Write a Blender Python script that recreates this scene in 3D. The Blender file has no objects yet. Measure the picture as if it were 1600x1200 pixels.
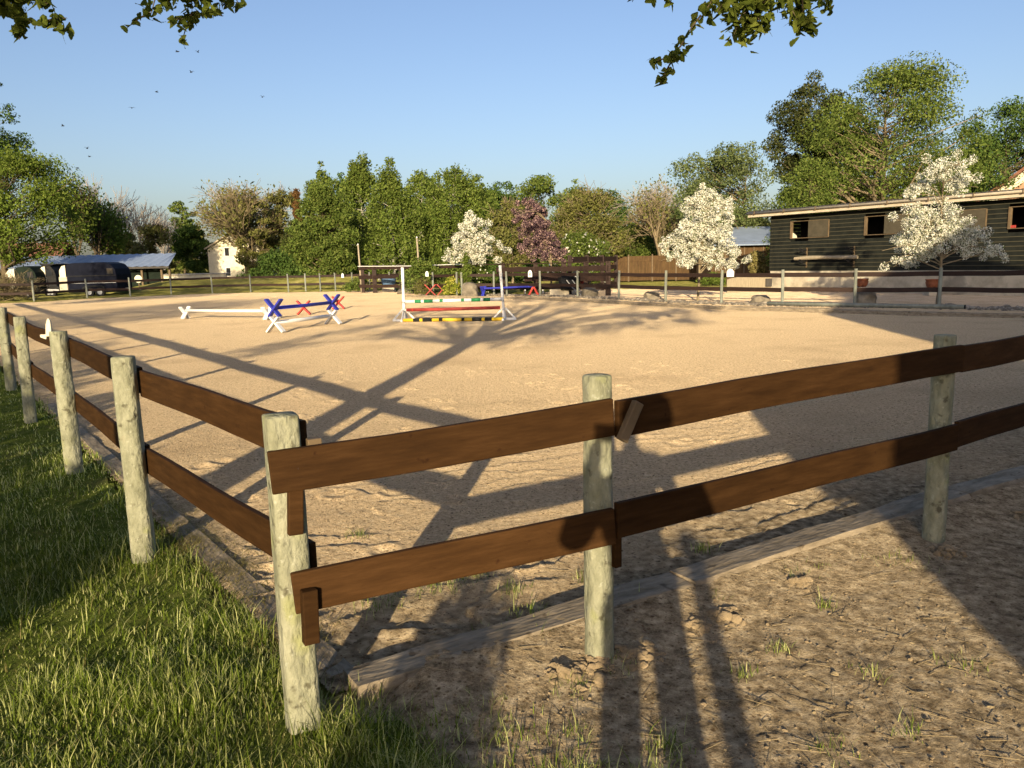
import bpy, bmesh, math, random
import numpy as np
from mathutils import Vector, Matrix
R = math.radians
rng = np.random.default_rng(7)
random.seed(7)
SC = bpy.context.scene
COL = SC.collection

# ---------------------------------------------------------------- camera
FPX, PITCH, ROLL, CAMH = 1220.0, math.atan(190 / 1220.0), 0.022, 1.7
fwd = np.array([0, math.cos(PITCH), -math.sin(PITCH)])
r0 = np.array([1.0, 0, 0]); u0 = np.cross(r0, fwd)
RIGHT = math.cos(ROLL) * r0 - math.sin(ROLL) * u0
UP = math.sin(ROLL) * r0 + math.cos(ROLL) * u0
cam = bpy.data.cameras.new('camera'); cam_o = bpy.data.objects.new('camera', cam); COL.objects.link(cam_o)
cam.sensor_fit = 'HORIZONTAL'; cam.sensor_width = 36; cam.lens = 36 * FPX / 1600
cam.clip_start = 0.05; cam.clip_end = 3000
m = Matrix.Identity(4)
for i in range(3):
    m[i][0] = RIGHT[i]; m[i][1] = UP[i]; m[i][2] = -fwd[i]
m[2][3] = CAMH
cam_o.matrix_world = m
SC.camera = cam_o

# ---------------------------------------------------------------- sky, sun, exposure
SUN_AZ, SUN_EL = R(7.8), R(12.2)       # shadows run towards SUN_AZ (clockwise from +y); the sun stands opposite
S2 = np.array([math.sin(SUN_AZ), math.cos(SUN_AZ)]); N2 = np.array([S2[1], -S2[0]])
TANE = math.tan(SUN_EL)
w = bpy.data.worlds.new('World'); SC.world = w; w.use_nodes = True
nt = w.node_tree; bg = nt.nodes['Background']
sky = nt.nodes.new('ShaderNodeTexSky'); sky.sky_type = 'NISHITA'; sky.sun_disc = False
sky.sun_elevation = SUN_EL; sky.sun_rotation = SUN_AZ + math.pi
sky.air_density = 1.0; sky.dust_density = 2.3; sky.ozone_density = 1.5
tint = nt.nodes.new('ShaderNodeMixRGB'); tint.blend_type = 'MULTIPLY'; tint.inputs[0].default_value = 1; tint.inputs[2].default_value = (.93, .94, 1.10, 1)
nt.links.new(sky.outputs[0], tint.inputs[1]); nt.links.new(tint.outputs[0], bg.inputs[0]); bg.inputs[1].default_value = 0.084
sl = bpy.data.lights.new('sun', 'SUN'); sl.energy = 3.75; sl.angle = R(0.5); sl.color = (1.0, 0.82, 0.54)
so = bpy.data.objects.new('sun', sl); COL.objects.link(so)
sd = Vector((S2[0] * math.cos(SUN_EL), S2[1] * math.cos(SUN_EL), -math.sin(SUN_EL)))
so.rotation_euler = sd.to_track_quat('-Z', 'Y').to_euler(); so.location = (-20, -60, 40)
SC.view_settings.view_transform = 'Standard'; SC.view_settings.look = 'None'
SC.view_settings.exposure = 1.08; SC.view_settings.gamma = 1
SC.cycles.max_bounces = 6; SC.cycles.transparent_max_bounces = 4

# ---------------------------------------------------------------- helpers: photo pixel -> world, shadow frame -> world
def ray(px, py): return RIGHT * (px - 800) / FPX - UP * (py - 600) / FPX + fwd
def gnd(px, py, z=0.0):
    d = ray(px, py); t = (z - CAMH) / d[2]; return np.array([0, 0, CAMH]) + d * t
def at(px, py, Y):
    d = ray(px, py); return np.array([0, 0, CAMH]) + d * (Y / d[1])
def sh(a, b, z=0.0):
    p = S2 * a + N2 * b; return np.array([p[0], p[1], z])

# ---------------------------------------------------------------- helpers: objects
def tag(o, label=None, cat=None, group=None, kind=None):
    if label: o['label'] = label
    if cat: o['category'] = cat
    if group: o['group'] = group
    if kind: o['kind'] = kind
    return o
def empty(name, loc, label, cat, group=None, rz=0.0):
    o = bpy.data.objects.new(name, None); COL.objects.link(o); o.empty_display_size = 0.2
    o.location = loc; o.rotation_euler = (0, 0, rz)
    return tag(o, label, cat, group)
def np_mesh(name, V, F, mat, parent=None, smooth=False):
    V = np.asarray(V, dtype=np.float32); F = np.asarray(F, dtype=np.int32); k = F.shape[1]
    me = bpy.data.meshes.new(name)
    me.vertices.add(len(V)); me.vertices.foreach_set('co', V.ravel())
    me.loops.add(F.size); me.loops.foreach_set('vertex_index', F.ravel())
    me.polygons.add(len(F)); me.polygons.foreach_set('loop_start', np.arange(0, F.size, k, dtype=np.int32))
    me.update(calc_edges=True); me.validate()
    me.polygons.foreach_set('use_smooth', np.full(len(me.polygons), smooth)); me.update()
    me.materials.append(mat)
    o = bpy.data.objects.new(name, me); COL.objects.link(o)
    if parent: o.parent = parent
    return o
class MB:
    def __init__(self): self.v = []; self.f = []
    def add(self, vs, fs):
        n = len(self.v); self.v += [tuple(map(float, v)) for v in vs]; self.f += [tuple(i + n for i in f) for f in fs]; return self
    def box(self, c, s, rz=0.0, ry=0.0, rx=0.0):
        M = Matrix.Translation(c) @ Matrix.Rotation(rz, 4, 'Z') @ Matrix.Rotation(ry, 4, 'Y') @ Matrix.Rotation(rx, 4, 'X')
        vs = [M @ Vector((x * s[0] / 2, y * s[1] / 2, z * s[2] / 2)) for x in (-1, 1) for y in (-1, 1) for z in (-1, 1)]
        return self.add(vs, [(0, 1, 3, 2), (4, 6, 7, 5), (0, 4, 5, 1), (2, 3, 7, 6), (0, 2, 6, 4), (1, 5, 7, 3)])
    def beam(self, p, q, w_, h_, upv=(0, 0, 1)):
        p = Vector(p); q = Vector(q); d = (q - p).normalized(); s = d.cross(Vector(upv))
        if s.length < 1e-4: s = d.cross(Vector((1, 0, 0)))
        s.normalize(); u = s.cross(d)
        vs = [e + s * (x * w_ / 2) + u * (z * h_ / 2) for e in (p, q) for x in (-1, 1) for z in (-1, 1)]
        return self.add(vs, [(0, 1, 3, 2), (4, 6, 7, 5), (0, 4, 5, 1), (2, 3, 7, 6), (0, 2, 6, 4), (1, 5, 7, 3)])
    def tube(self, pts, rad, n=8, caps=True):
        pts = [Vector(p) for p in pts]
        if not hasattr(rad, '__len__'): rad = [rad] * len(pts)
        base = len(self.v); ref = None
        for i, p in enumerate(pts):
            d = (pts[min(i + 1, len(pts) - 1)] - pts[max(i - 1, 0)]).normalized()
            if ref is None: ref = d.orthogonal().normalized()
            ref = (ref - d * ref.dot(d)).normalized(); s = d.cross(ref)
            for k in range(n):
                a = 2 * math.pi * k / n; self.v.append(tuple(p + (ref * math.cos(a) + s * math.sin(a)) * rad[i]))
        for i in range(len(pts) - 1):
            for k in range(n):
                self.f.append((base + i * n + k, base + i * n + (k + 1) % n, base + (i + 1) * n + (k + 1) % n, base + (i + 1) * n + k))
        if caps:
            self.f.append(tuple(base + k for k in range(n))[::-1]); self.f.append(tuple(base + (len(pts) - 1) * n + k for k in range(n)))
        return self
    def prism(self, poly, M, t):                      # polygon in local x,z, thickness t along local y
        n = len(poly)
        vs = [M @ Vector((x, -t / 2, z)) for x, z in poly] + [M @ Vector((x, t / 2, z)) for x, z in poly]
        return self.add(vs, [tuple(range(n)), tuple(range(2 * n - 1, n - 1, -1))] + [(i, i + n, (i + 1) % n + n, (i + 1) % n) for i in range(n)])
    def lathe(self, prof, c=(0, 0, 0), n=16):
        base = len(self.v)
        for r_, z in prof:
            for k in range(n):
                a = 2 * math.pi * k / n; self.v.append((c[0] + r_ * math.cos(a), c[1] + r_ * math.sin(a), c[2] + z))
        for i in range(len(prof) - 1):
            for k in range(n):
                self.f.append((base + i * n + k, base + i * n + (k + 1) % n, base + (i + 1) * n + (k + 1) % n, base + (i + 1) * n + k))
        self.f.append(tuple(base + k for k in range(n))[::-1]); self.f.append(tuple(base + (len(prof) - 1) * n + k for k in range(n)))
        return self
    def build(self, name, mat, parent=None, smooth=False, bevel=0.0):
        me = bpy.data.meshes.new(name); me.from_pydata(self.v, [], self.f); me.update()
        if smooth: me.polygons.foreach_set('use_smooth', [True] * len(me.polygons))
        me.materials.append(mat)
        o = bpy.data.objects.new(name, me); COL.objects.link(o)
        if parent: o.parent = parent
        if bevel:
            b = o.modifiers.new('bevel', 'BEVEL'); b.width = bevel; b.segments = 2; b.limit_method = 'ANGLE'
        return o
def copy_tree(o, parent=None):
    c = o.copy(); COL.objects.link(c)
    if parent: c.parent = parent
    for ch in list(o.children): copy_tree(ch, c)
    return c

# ---------------------------------------------------------------- helpers: noise
def vnoise(x, y, seed=0):
    xi = np.floor(x).astype(np.int64); yi = np.floor(y).astype(np.int64); fx = x - xi; fy = y - yi
    fx = fx * fx * (3 - 2 * fx); fy = fy * fy * (3 - 2 * fy)
    def h(a, b):
        n = (a * 374761393 + b * 668265263 + seed * 144269504) & 0x7fffffff
        n = ((n ^ (n >> 13)) * 1274126177) & 0x7fffffff
        return ((n ^ (n >> 16)) & 0xffff) / 65535.0
    return (h(xi, yi) * (1 - fx) + h(xi + 1, yi) * fx) * (1 - fy) + (h(xi, yi + 1) * (1 - fx) + h(xi + 1, yi + 1) * fx) * fy
def fbm(x, y, oct_=4, seed=0, lac=2.03, gain=0.5):
    s = 0; a = 1; t = 0
    for i in range(oct_):
        s = s + a * vnoise(x, y, seed + i * 17); t += a; a *= gain; x = x * lac + 13.7; y = y * lac - 7.1
    return s / t
def inpoly(x, y, poly):
    ins = np.zeros(x.shape, bool); n = len(poly)
    for i in range(n):
        x1, y1 = poly[i]; x2, y2 = poly[(i + 1) % n]
        if y1 == y2: continue
        c = ((y1 > y) != (y2 > y)) & (x < (x2 - x1) * (y - y1) / (y2 - y1) + x1); ins ^= c
    return ins

# ---------------------------------------------------------------- helpers: materials
def newmat(name):
    mt = bpy.data.materials.new(name); mt.use_nodes = True; n = mt.node_tree; n.nodes.clear()
    out = n.nodes.new('ShaderNodeOutputMaterial'); return mt, n, out
def nd(n, typ, **kw):
    o = n.nodes.new(typ)
    for k, v in kw.items(): setattr(o, k, v)
    return o
def ramp(n, fac, stops):
    r_ = n.nodes.new('ShaderNodeValToRGB'); e = r_.color_ramp.elements
    while len(e) < len(stops): e.new(0.5)
    for i, (p, c) in enumerate(stops): e[i].position = p; e[i].color = (*c, 1)
    n.links.new(fac, r_.inputs[0]); return r_
KA = 1.4                                               # overall reflectance calibration
def kc(c): return tuple(min(.82, v * KA) for v in c[:3])
def ks(st): return [(p, kc(c)) for p, c in st]
def surf(name, stops, scale=8.0, stretch=(1, 1, 1), detail=6.0, rough=0.7, bump=0.2, bdist=0.02, bscale=None, spec=0.3, metal=0.0, spots=None, rand=0.0, diffuse=False, world=False):
    mt, n, out = newmat(name)
    tc = nd(n, 'ShaderNodeTexCoord'); mp = nd(n, 'ShaderNodeMapping'); mp.inputs['Scale'].default_value = stretch
    src = tc.outputs['Object']
    if world: src = nd(n, 'ShaderNodeNewGeometry').outputs['Position']
    oi = nd(n, 'ShaderNodeObjectInfo'); ad = nd(n, 'ShaderNodeVectorMath', operation='ADD'); ml = nd(n, 'ShaderNodeMath', operation='MULTIPLY'); ml.inputs[1].default_value = 53.0
    n.links.new(oi.outputs['Random'], ml.inputs[0]); n.links.new(src, ad.inputs[0])
    if not world: n.links.new(ml.outputs[0], ad.inputs[1])
    n.links.new(ad.outputs[0], mp.inputs[0])
    nz = nd(n, 'ShaderNodeTexNoise'); nz.inputs['Scale'].default_value = scale; nz.inputs['Detail'].default_value = detail; nz.inputs['Roughness'].default_value = 0.65
    n.links.new(mp.outputs[0], nz.inputs[0])
    col = ramp(n, nz.outputs[0], ks(stops)).outputs[0]
    if spots:                                          # (scale, threshold, colour, amount)
        for sc_, th, c_, am in spots:
            z2 = nd(n, 'ShaderNodeTexNoise'); z2.inputs['Scale'].default_value = sc_; z2.inputs['Detail'].default_value = 4
            n.links.new(ad.outputs[0], z2.inputs[0])
            rr = ramp(n, z2.outputs[0], [(th, (0, 0, 0)), (min(th + 0.09, 1), (am, am, am))])
            mx = nd(n, 'ShaderNodeMixRGB'); n.links.new(rr.outputs[0], mx.inputs[0]); n.links.new(col, mx.inputs[1]); mx.inputs[2].default_value = (*kc(c_), 1); col = mx.outputs[0]
    if rand:
        hs = nd(n, 'ShaderNodeHueSaturation'); mr = nd(n, 'ShaderNodeMapRange'); mr.inputs[3].default_value = 1 - rand; mr.inputs[4].default_value = 1 + rand
        n.links.new(oi.outputs['Random'], mr.inputs[0]); n.links.new(mr.outputs[0], hs.inputs['Value']); n.links.new(col, hs.inputs['Color']); col = hs.outputs[0]
    if diffuse:
        b = nd(n, 'ShaderNodeBsdfDiffuse'); b.inputs['Roughness'].default_value = 1.0; n.links.new(col, b.inputs['Color'])
    else:
        b = nd(n, 'ShaderNodeBsdfPrincipled'); n.links.new(col, b.inputs['Base Color']); b.inputs['Roughness'].default_value = rough
        b.inputs['Specular IOR Level'].default_value = spec; b.inputs['Metallic'].default_value = metal
    if bump:
        z3 = nd(n, 'ShaderNodeTexNoise'); z3.inputs['Scale'].default_value = bscale or scale * 2; z3.inputs['Detail'].default_value = 6
        n.links.new(mp.outputs[0], z3.inputs[0])
        bp = nd(n, 'ShaderNodeBump'); bp.inputs['Strength'].default_value = bump; bp.inputs['Distance'].default_value = bdist
        n.links.new(z3.outputs[0], bp.inputs['Height']); n.links.new(bp.outputs[0], b.inputs['Normal'])
    n.links.new(b.outputs[0], out.inputs[0])
    return mt
def leafmat(name, c0, c1, c2, transl=0.35, big=0.0):
    mt, n, out = newmat(name)
    g = nd(n, 'ShaderNodeNewGeometry'); rp = ramp(n, g.outputs['Random Per Island'], ks([(0, c0), (0.5, c1), (1, c2)])); col = rp.outputs[0]
    if big:                                            # slow drift of tint through the crown
        z = nd(n, 'ShaderNodeTexNoise'); z.inputs['Scale'].default_value = 0.35; n.links.new(g.outputs['Position'], z.inputs[0])
        mr = nd(n, 'ShaderNodeMapRange'); mr.inputs[1].default_value = 0.3; mr.inputs[2].default_value = 0.7; mr.inputs[3].default_value = 1 - big; mr.inputs[4].default_value = 1 + big
        n.links.new(z.outputs[0], mr.inputs[0]); hs = nd(n, 'ShaderNodeHueSaturation'); n.links.new(mr.outputs[0], hs.inputs['Value']); n.links.new(col, hs.inputs['Color']); col = hs.outputs[0]
    d = nd(n, 'ShaderNodeBsdfDiffuse'); t = nd(n, 'ShaderNodeBsdfTranslucent'); mx = nd(n, 'ShaderNodeMixShader'); mx.inputs[0].default_value = transl
    n.links.new(col, d.inputs[0]); n.links.new(col, t.inputs[0]); n.links.new(d.outputs[0], mx.inputs[1]); n.links.new(t.outputs[0], mx.inputs[2])
    n.links.new(mx.outputs[0], out.inputs[0]); return mt

M = {}
M['rail'] = surf('stained_board', [(0.28, (.0200, .0095, .0035)), (0.5, (.0310, .0148, .0051)), (0.72, (.045, .0220, .0080))], scale=5, stretch=(0.8, 6, 6), rough=.75, bump=.4, bdist=.004, bscale=14, spec=.06, rand=.22, spots=[(3.0, .64, (.055, .028, .010), .3), (24, .68, (.015, .006, .003), .7)])
M['rail_dark'] = surf('dark_stained_board', [(0.3, (.012, .006, .004)), (0.7, (.028, .014, .009))], scale=5, stretch=(0.6, 6, 6), rough=.7, bump=.2, rand=.2)
M['post'] = surf('lichen_post', [(0.25, (.095, .097, .062)), (0.45, (.170, .172, .118)), (0.7, (.255, .255, .185))], scale=13, stretch=(1, 1, .5), rough=.95, bump=1.0, bdist=.02, bscale=34, spec=.15, rand=.12,
                 spots=[(5, .60, (.19, .20, .085), .7), (17, .61, (.06, .055, .035), .85), (3.2, .64, (.14, .10, .045), .6), (48, .62, (.28, .285, .225), .6)])
M['post_far'] = surf('weathered_post', [(0.3, (.10, .105, .085)), (0.7, (.19, .20, .165))], scale=6, stretch=(1, 1, .3), rough=.9, bump=.2, rand=.15)
M['sleeper'] = surf('weathered_sleeper', [(0.3, (.10, .080, .053)), (0.55, (.21, .17, .118)), (0.75, (.31, .255, .18))], scale=7, stretch=(.7, 2.5, 2.5), rough=.95, bump=.7, bdist=.015, bscale=14, spec=.1, spots=[(14, .62, (.05, .035, .02), .7)])
M['white'] = surf('white_paint', [(0.3, (.55, .53, .47)), (0.7, (.70, .68, .61))], scale=9, rough=.5, bump=.08, spots=[(7, .66, (.40, .37, .30), .6)])
M['cream'] = surf('cream_paint', [(0.3, (.45, .41, .30)), (0.7, (.56, .52, .40))], scale=3, rough=.6, bump=.1)
M['blue'] = surf('blue_paint', [(0.3, (.018, .022, .20)), (0.7, (.028, .034, .29))], scale=9, rough=.45, bump=.08)
M['red'] = surf('red_paint', [(0.3, (.40, .035, .025)), (0.7, (.55, .06, .04))], scale=9, rough=.5, bump=.08)
M['oldred'] = surf('worn_red_paint', [(0.3, (.20, .025, .02)), (0.7, (.34, .05, .04))], scale=9, stretch=(1, 1, 1), rough=.6, bump=.1)
M['green'] = surf('green_paint', [(0.3, (.012, .13, .045)), (0.7, (.02, .19, .07))], scale=9, rough=.5, bump=.08)
M['yellow'] = surf('yellow_paint', [(0.3, (.46, .30, .015)), (0.7, (.60, .41, .03))], scale=9, rough=.5, bump=.08)
M['black'] = surf('black_paint', [(0.3, (.008, .008, .009)), (0.7, (.02, .02, .02))], scale=9, rough=.7, bump=.05, spec=.15)
M['clad0'] = surf('black_cladding', [(0.3, (.0075, .009, .0075)), (0.7, (.017, .020, .015))], scale=2.0, stretch=(.5, .5, 6), rough=.75, bump=.2, bdist=.01, spec=.2)
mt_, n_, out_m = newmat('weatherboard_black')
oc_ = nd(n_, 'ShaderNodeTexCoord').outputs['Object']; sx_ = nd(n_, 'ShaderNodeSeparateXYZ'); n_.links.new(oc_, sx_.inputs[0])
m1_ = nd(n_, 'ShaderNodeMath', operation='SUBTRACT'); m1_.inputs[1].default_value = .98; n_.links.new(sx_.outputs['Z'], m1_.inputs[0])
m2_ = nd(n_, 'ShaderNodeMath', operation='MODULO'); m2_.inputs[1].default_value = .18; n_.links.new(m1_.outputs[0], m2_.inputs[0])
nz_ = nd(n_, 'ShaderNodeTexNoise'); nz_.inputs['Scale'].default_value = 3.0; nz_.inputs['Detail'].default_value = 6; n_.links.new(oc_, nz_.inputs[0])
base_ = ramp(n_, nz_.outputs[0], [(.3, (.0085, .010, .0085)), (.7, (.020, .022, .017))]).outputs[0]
edge_light_ = ramp(n_, m2_.outputs[0], [(.020, (.8, .8, .8)), (.034, (0, 0, 0))]).outputs[0]     # light caught by each board's lower lip, painted in as a pale strip
mx_ = nd(n_, 'ShaderNodeMixRGB'); n_.links.new(edge_light_, mx_.inputs[0]); n_.links.new(base_, mx_.inputs[1]); mx_.inputs[2].default_value = (.085, .078, .05, 1)
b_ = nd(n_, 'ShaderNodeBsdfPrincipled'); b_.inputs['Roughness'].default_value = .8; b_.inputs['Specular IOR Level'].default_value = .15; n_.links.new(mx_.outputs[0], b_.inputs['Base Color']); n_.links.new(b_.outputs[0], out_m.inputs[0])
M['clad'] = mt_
M['inside'] = surf('dark_stable_interior', [(0.3, (.006, .005, .004)), (0.7, (.012, .010, .008))], scale=2, rough=.9, bump=0)
M['shutter'] = surf('stable_shutter', [(0.3, (.040, .034, .022)), (0.7, (.065, .055, .036))], scale=4, rough=.6, bump=.1)
M['frame'] = surf('brown_timber', [(0.3, (.075, .052, .028)), (0.7, (.125, .090, .052))], scale=5, rough=.7, bump=.15)
M['fascia'] = surf('weathered_gutter', [(0.3, (.33, .28, .20)), (0.7, (.45, .39, .29))], scale=3, rough=.7, bump=.1)
M['concrete'] = surf('stained_concrete', [(0.3, (.26, .225, .165)), (0.6, (.42, .37, .28)), (0.8, (.52, .47, .37))], scale=1.6, rough=.95, bump=.4, bdist=.02, world=True, spots=[(.9, .58, (.12, .11, .09), .6)])
M['roofmetal'] = surf('corrugated_roof', [(0.3, (.16, .20, .27)), (0.7, (.22, .27, .36))], scale=1.5, rough=.45, bump=.05, spec=.5)
M['roofdark'] = surf('dark_roof', [(0.3, (.03, .028, .026)), (0.7, (.06, .055, .05))], scale=2, rough=.9, bump=.2)
M['tiles'] = surf('red_tiles', [(0.3, (.10, .045, .03)), (0.7, (.17, .08, .05))], scale=3, rough=.9, bump=.3)
M['navy'] = surf('navy_trailer_paint', [(0.3, (.003, .004, .009)), (0.7, (.006, .0075, .015))], scale=2, rough=.6, bump=.03, spec=.06)
M['dgreen'] = surf('dark_green_paint', [(0.3, (.004, .008, .005)), (0.7, (.008, .014, .009))], scale=2, rough=.7, bump=.05, spec=.12)
M['glass'] = surf('dark_glass', [(0.3, (.012, .014, .016)), (0.7, (.02, .022, .026))], scale=2, rough=.04, bump=0, spec=.6)
M['rubber'] = surf('tyre_rubber', [(0.3, (.008, .008, .008)), (0.7, (.018, .018, .018))], scale=9, rough=.9)
M['steel'] = surf('galvanised_steel', [(0.3, (.24, .25, .26)), (0.7, (.36, .37, .38))], scale=6, rough=.4, bump=.05, metal=.6)
M['terra'] = surf('terracotta', [(0.3, (.14, .045, .02)), (0.7, (.22, .075, .035))], scale=6, rough=.7, bump=.1)
M['panelwood'] = surf('brown_panel_wood', [(0.3, (.040, .022, .009)), (0.7, (.085, .05, .02))], scale=3, stretch=(3, 3, .5), rough=.85, bump=.3)
M['palewood'] = surf('pale_board', [(0.3, (.20, .165, .11)), (0.7, (.30, .255, .18))], scale=4, stretch=(4, 4, .5), rough=.85, bump=.2)
M['peach'] = surf('peach_brick', [(0.3, (.24, .14, .085)), (0.7, (.33, .20, .13))], scale=9, rough=.9, bump=.2)
M['bark'] = surf('grey_brown_bark', [(0.3, (.045, .034, .020)), (0.7, (.12, .095, .06))], scale=7, stretch=(1, 1, .25), rough=.95, bump=.8, bdist=.03, spec=.1)
M['palebark'] = surf('pale_bark', [(0.3, (.11, .085, .05)), (0.7, (.21, .17, .11))], scale=6, stretch=(1, 1, .3), rough=.95, bump=.4, spec=.1)
M['birchbark'] = surf('white_birch_bark', [(0.3, (.05, .045, .04)), (0.45, (.30, .28, .23)), (0.8, (.42, .40, .34))], scale=5, stretch=(1, 1, 2), rough=.9, bump=.2)
M['twig_grey'] = surf('grey_twigs', [(0.3, (.20, .175, .145)), (0.7, (.30, .265, .225))], scale=3, rough=.95, bump=0)
M['twig_brown'] = surf('brown_twigs', [(0.3, (.10, .078, .042)), (0.7, (.17, .135, .075))], scale=3, rough=.95, bump=0)
M['boulder'] = surf('boulder_stone', [(0.3, (.07, .06, .045)), (0.5, (.14, .12, .09)), (0.75, (.23, .20, .15))], scale=2.4, rough=.95, bump=.6, bdist=.05, rand=.2)
M['pebble'] = surf('pebbles', [(0.25, (.05, .043, .034)), (0.5, (.14, .118, .090)), (0.75, (.32, .28, .22))], scale=7, rough=.9, bump=.2, world=True, detail=2)
M['clod'] = surf('soil_clods', [(0.3, (.13, .098, .06)), (0.7, (.25, .195, .125))], scale=14, rough=1, bump=.8, bdist=.02, diffuse=True)
M['straw'] = surf('straw', [(0.3, (.15, .115, .06)), (0.7, (.27, .21, .12))], scale=5, rough=.8, bump=0)
M['cloth'] = surf('dark_clothing', [(0.3, (.02, .022, .03)), (0.7, (.035, .04, .05))], scale=20, rough=.9, bump=.2)
M['skin'] = surf('skin', [(0.3, (.40, .24, .17)), (0.7, (.48, .30, .21))], scale=8, rough=.6, bump=.05)
M['hair'] = surf('brown_hair', [(0.3, (.03, .018, .01)), (0.7, (.06, .035, .02))], scale=30, rough=.7, bump=.3)
M['grassblade'] = leafmat('grass_blades', (.060, .095, .010), (.150, .195, .028), (.50, .50, .22), .45, big=.45)
M['drygrass'] = leafmat('dry_grass', (.12, .10, .03), (.17, .15, .055), (.24, .20, .09), .3)
M['oakleaf'] = leafmat('oak_leaves', (.055, .072, .012), (.085, .108, .018), (.130, .150, .032), .42)
M['L_bright'] = leafmat('bright_maple_leaves', (.058, .090, .014), (.092, .130, .022), (.145, .180, .040), .30, big=.2)
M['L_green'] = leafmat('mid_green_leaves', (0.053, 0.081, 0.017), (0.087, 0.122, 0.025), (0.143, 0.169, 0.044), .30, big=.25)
M['L_birch'] = leafmat('birch_leaves', (0.060, 0.090, 0.017), (0.098, 0.135, 0.027), (0.150, 0.181, 0.044), .35, big=.25)
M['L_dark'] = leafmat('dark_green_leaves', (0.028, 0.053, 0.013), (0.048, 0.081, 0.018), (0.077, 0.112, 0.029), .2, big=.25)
M['L_grey'] = leafmat('grey_green_leaves', (0.060, 0.084, 0.029), (0.094, 0.120, 0.044), (0.144, 0.168, 0.072), .3, big=.2)
M['L_olive'] = leafmat('olive_brown_buds', (0.071, 0.075, 0.019), (0.109, 0.112, 0.031), (0.167, 0.165, 0.055), .25, big=.2)
M['L_brown'] = leafmat('reddish_brown_needles', (.055, .030, .012), (.085, .048, .018), (.12, .07, .03), .1)
M['L_pine'] = leafmat('pine_needles', (.018, .026, .008), (.034, .042, .014), (.062, .064, .024), .12, big=.35)
M['L_yellow'] = leafmat('yellow_flowers', (.07, .11, .015), (.16, .19, .02), (.48, .43, .10), .3)
M['B_white'] = leafmat('white_blossom', (.46, .45, .36), (.57, .56, .46), (.66, .64, .55), .25)
M['B_pink'] = leafmat('purple_pink_blossom', (.032, .018, .030), (.080, .047, .058), (.38, .26, .23), .25)

# ================================================================ GROUND
CX_, CY_ = -0.81, 2.70
C = np.array([CX_, CY_]); D1 = np.array([-0.6032, 0.7976]); D2 = np.array([0.8582, 0.5133])
I1 = np.array([0.7976, 0.6032]); I2 = np.array([-0.5133, 0.8582])      # inward normals of the two near fence runs
BACK = [(332, 458.3), (392, 457), (451, 456.6), (478, 456), (501, 455.6), (524.5, 455), (551, 454.3), (578, 454), (609.5, 454.2), (642, 456), (677, 460.6), (714, 462)]
RIGHTRUN = [(722, 462.3), (772, 461.5), (792, 462), (844, 462.5), (902.5, 465), (967, 467.7), (1040, 472), (1127, 475), (1222, 478), (1335, 479.3), (1467, 481)]
backp = [np.array([-37.0, 44.6]), np.array([-32.2, 45.3]), np.array([-28.1, 46.4]), np.array([-27.2, 50.6]), np.array([-25.2, 52.2]), np.array([-23.2, 53.9])] + [gnd(*p)[:2] for p in BACK]
rightp = [gnd(*p)[:2] for p in RIGHTRUN]
rd = np.array([0.675, -0.738]); FARR = np.array([21.2, 15.9])
rightp += [rightp[-1] + rd * 2.9, rightp[-1] + rd * 5.8, rightp[-1] + rd * 8.7, FARR]
arena = [C + 0.16 * I1 + 0.14 * I2] + [C + D1 * t + 0.16 * I1 for t in (10, 25, 48)] + [p * 0.992 for p in backp[1:]] + [p * 0.985 for p in rightp]
def sheet(name, poly, mat, disp, rmin, rmax, a0, a1, da, dr, z, attr=None, extra=None):
    nr = int(math.log(rmax / rmin) / dr); na = int((a1 - a0) / da)
    r_ = rmin * np.exp(np.arange(nr + 1) * dr); a_ = a0 + np.arange(na + 1) * da
    A, RR = np.meshgrid(a_, r_); X = RR * np.sin(A); Y = RR * np.cos(A)
    Z = z + disp(X, Y); 
    idx = np.arange(X.size).reshape(X.shape)
    F = np.stack([idx[:-1, :-1], idx[:-1, 1:], idx[1:, 1:], idx[1:, :-1]], -1).reshape(-1, 4)
    cx = X.ravel()[F].mean(1); cy = Y.ravel()[F].mean(1)
    nzb = np.where((cy < 2.6) & (cx > -.75), .26, 0.0); F = F[inpoly(cx + nzb * (fbm(cx * 4, cy * 4, 4, 91) - .5), cy + nzb * (fbm(cx * 4, cy * 4, 4, 92) - .5), poly)]
    used = np.unique(F); rm = np.zeros(X.size, np.int64); rm[used] = np.arange(len(used))
    V = np.stack([X.ravel(), Y.ravel(), Z.ravel()], -1)[used]; F = rm[F][:, ::-1]
    o = np_mesh(name, V, F, mat, smooth=True); o['kind'] = 'structure'
    if attr is not None:
        at_ = o.data.attributes.new('dirt', 'FLOAT', 'POINT'); at_.data.foreach_set('value', np.clip(attr(V[:, 0], V[:, 1]), 0, 1).astype(np.float32))
    return o
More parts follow.
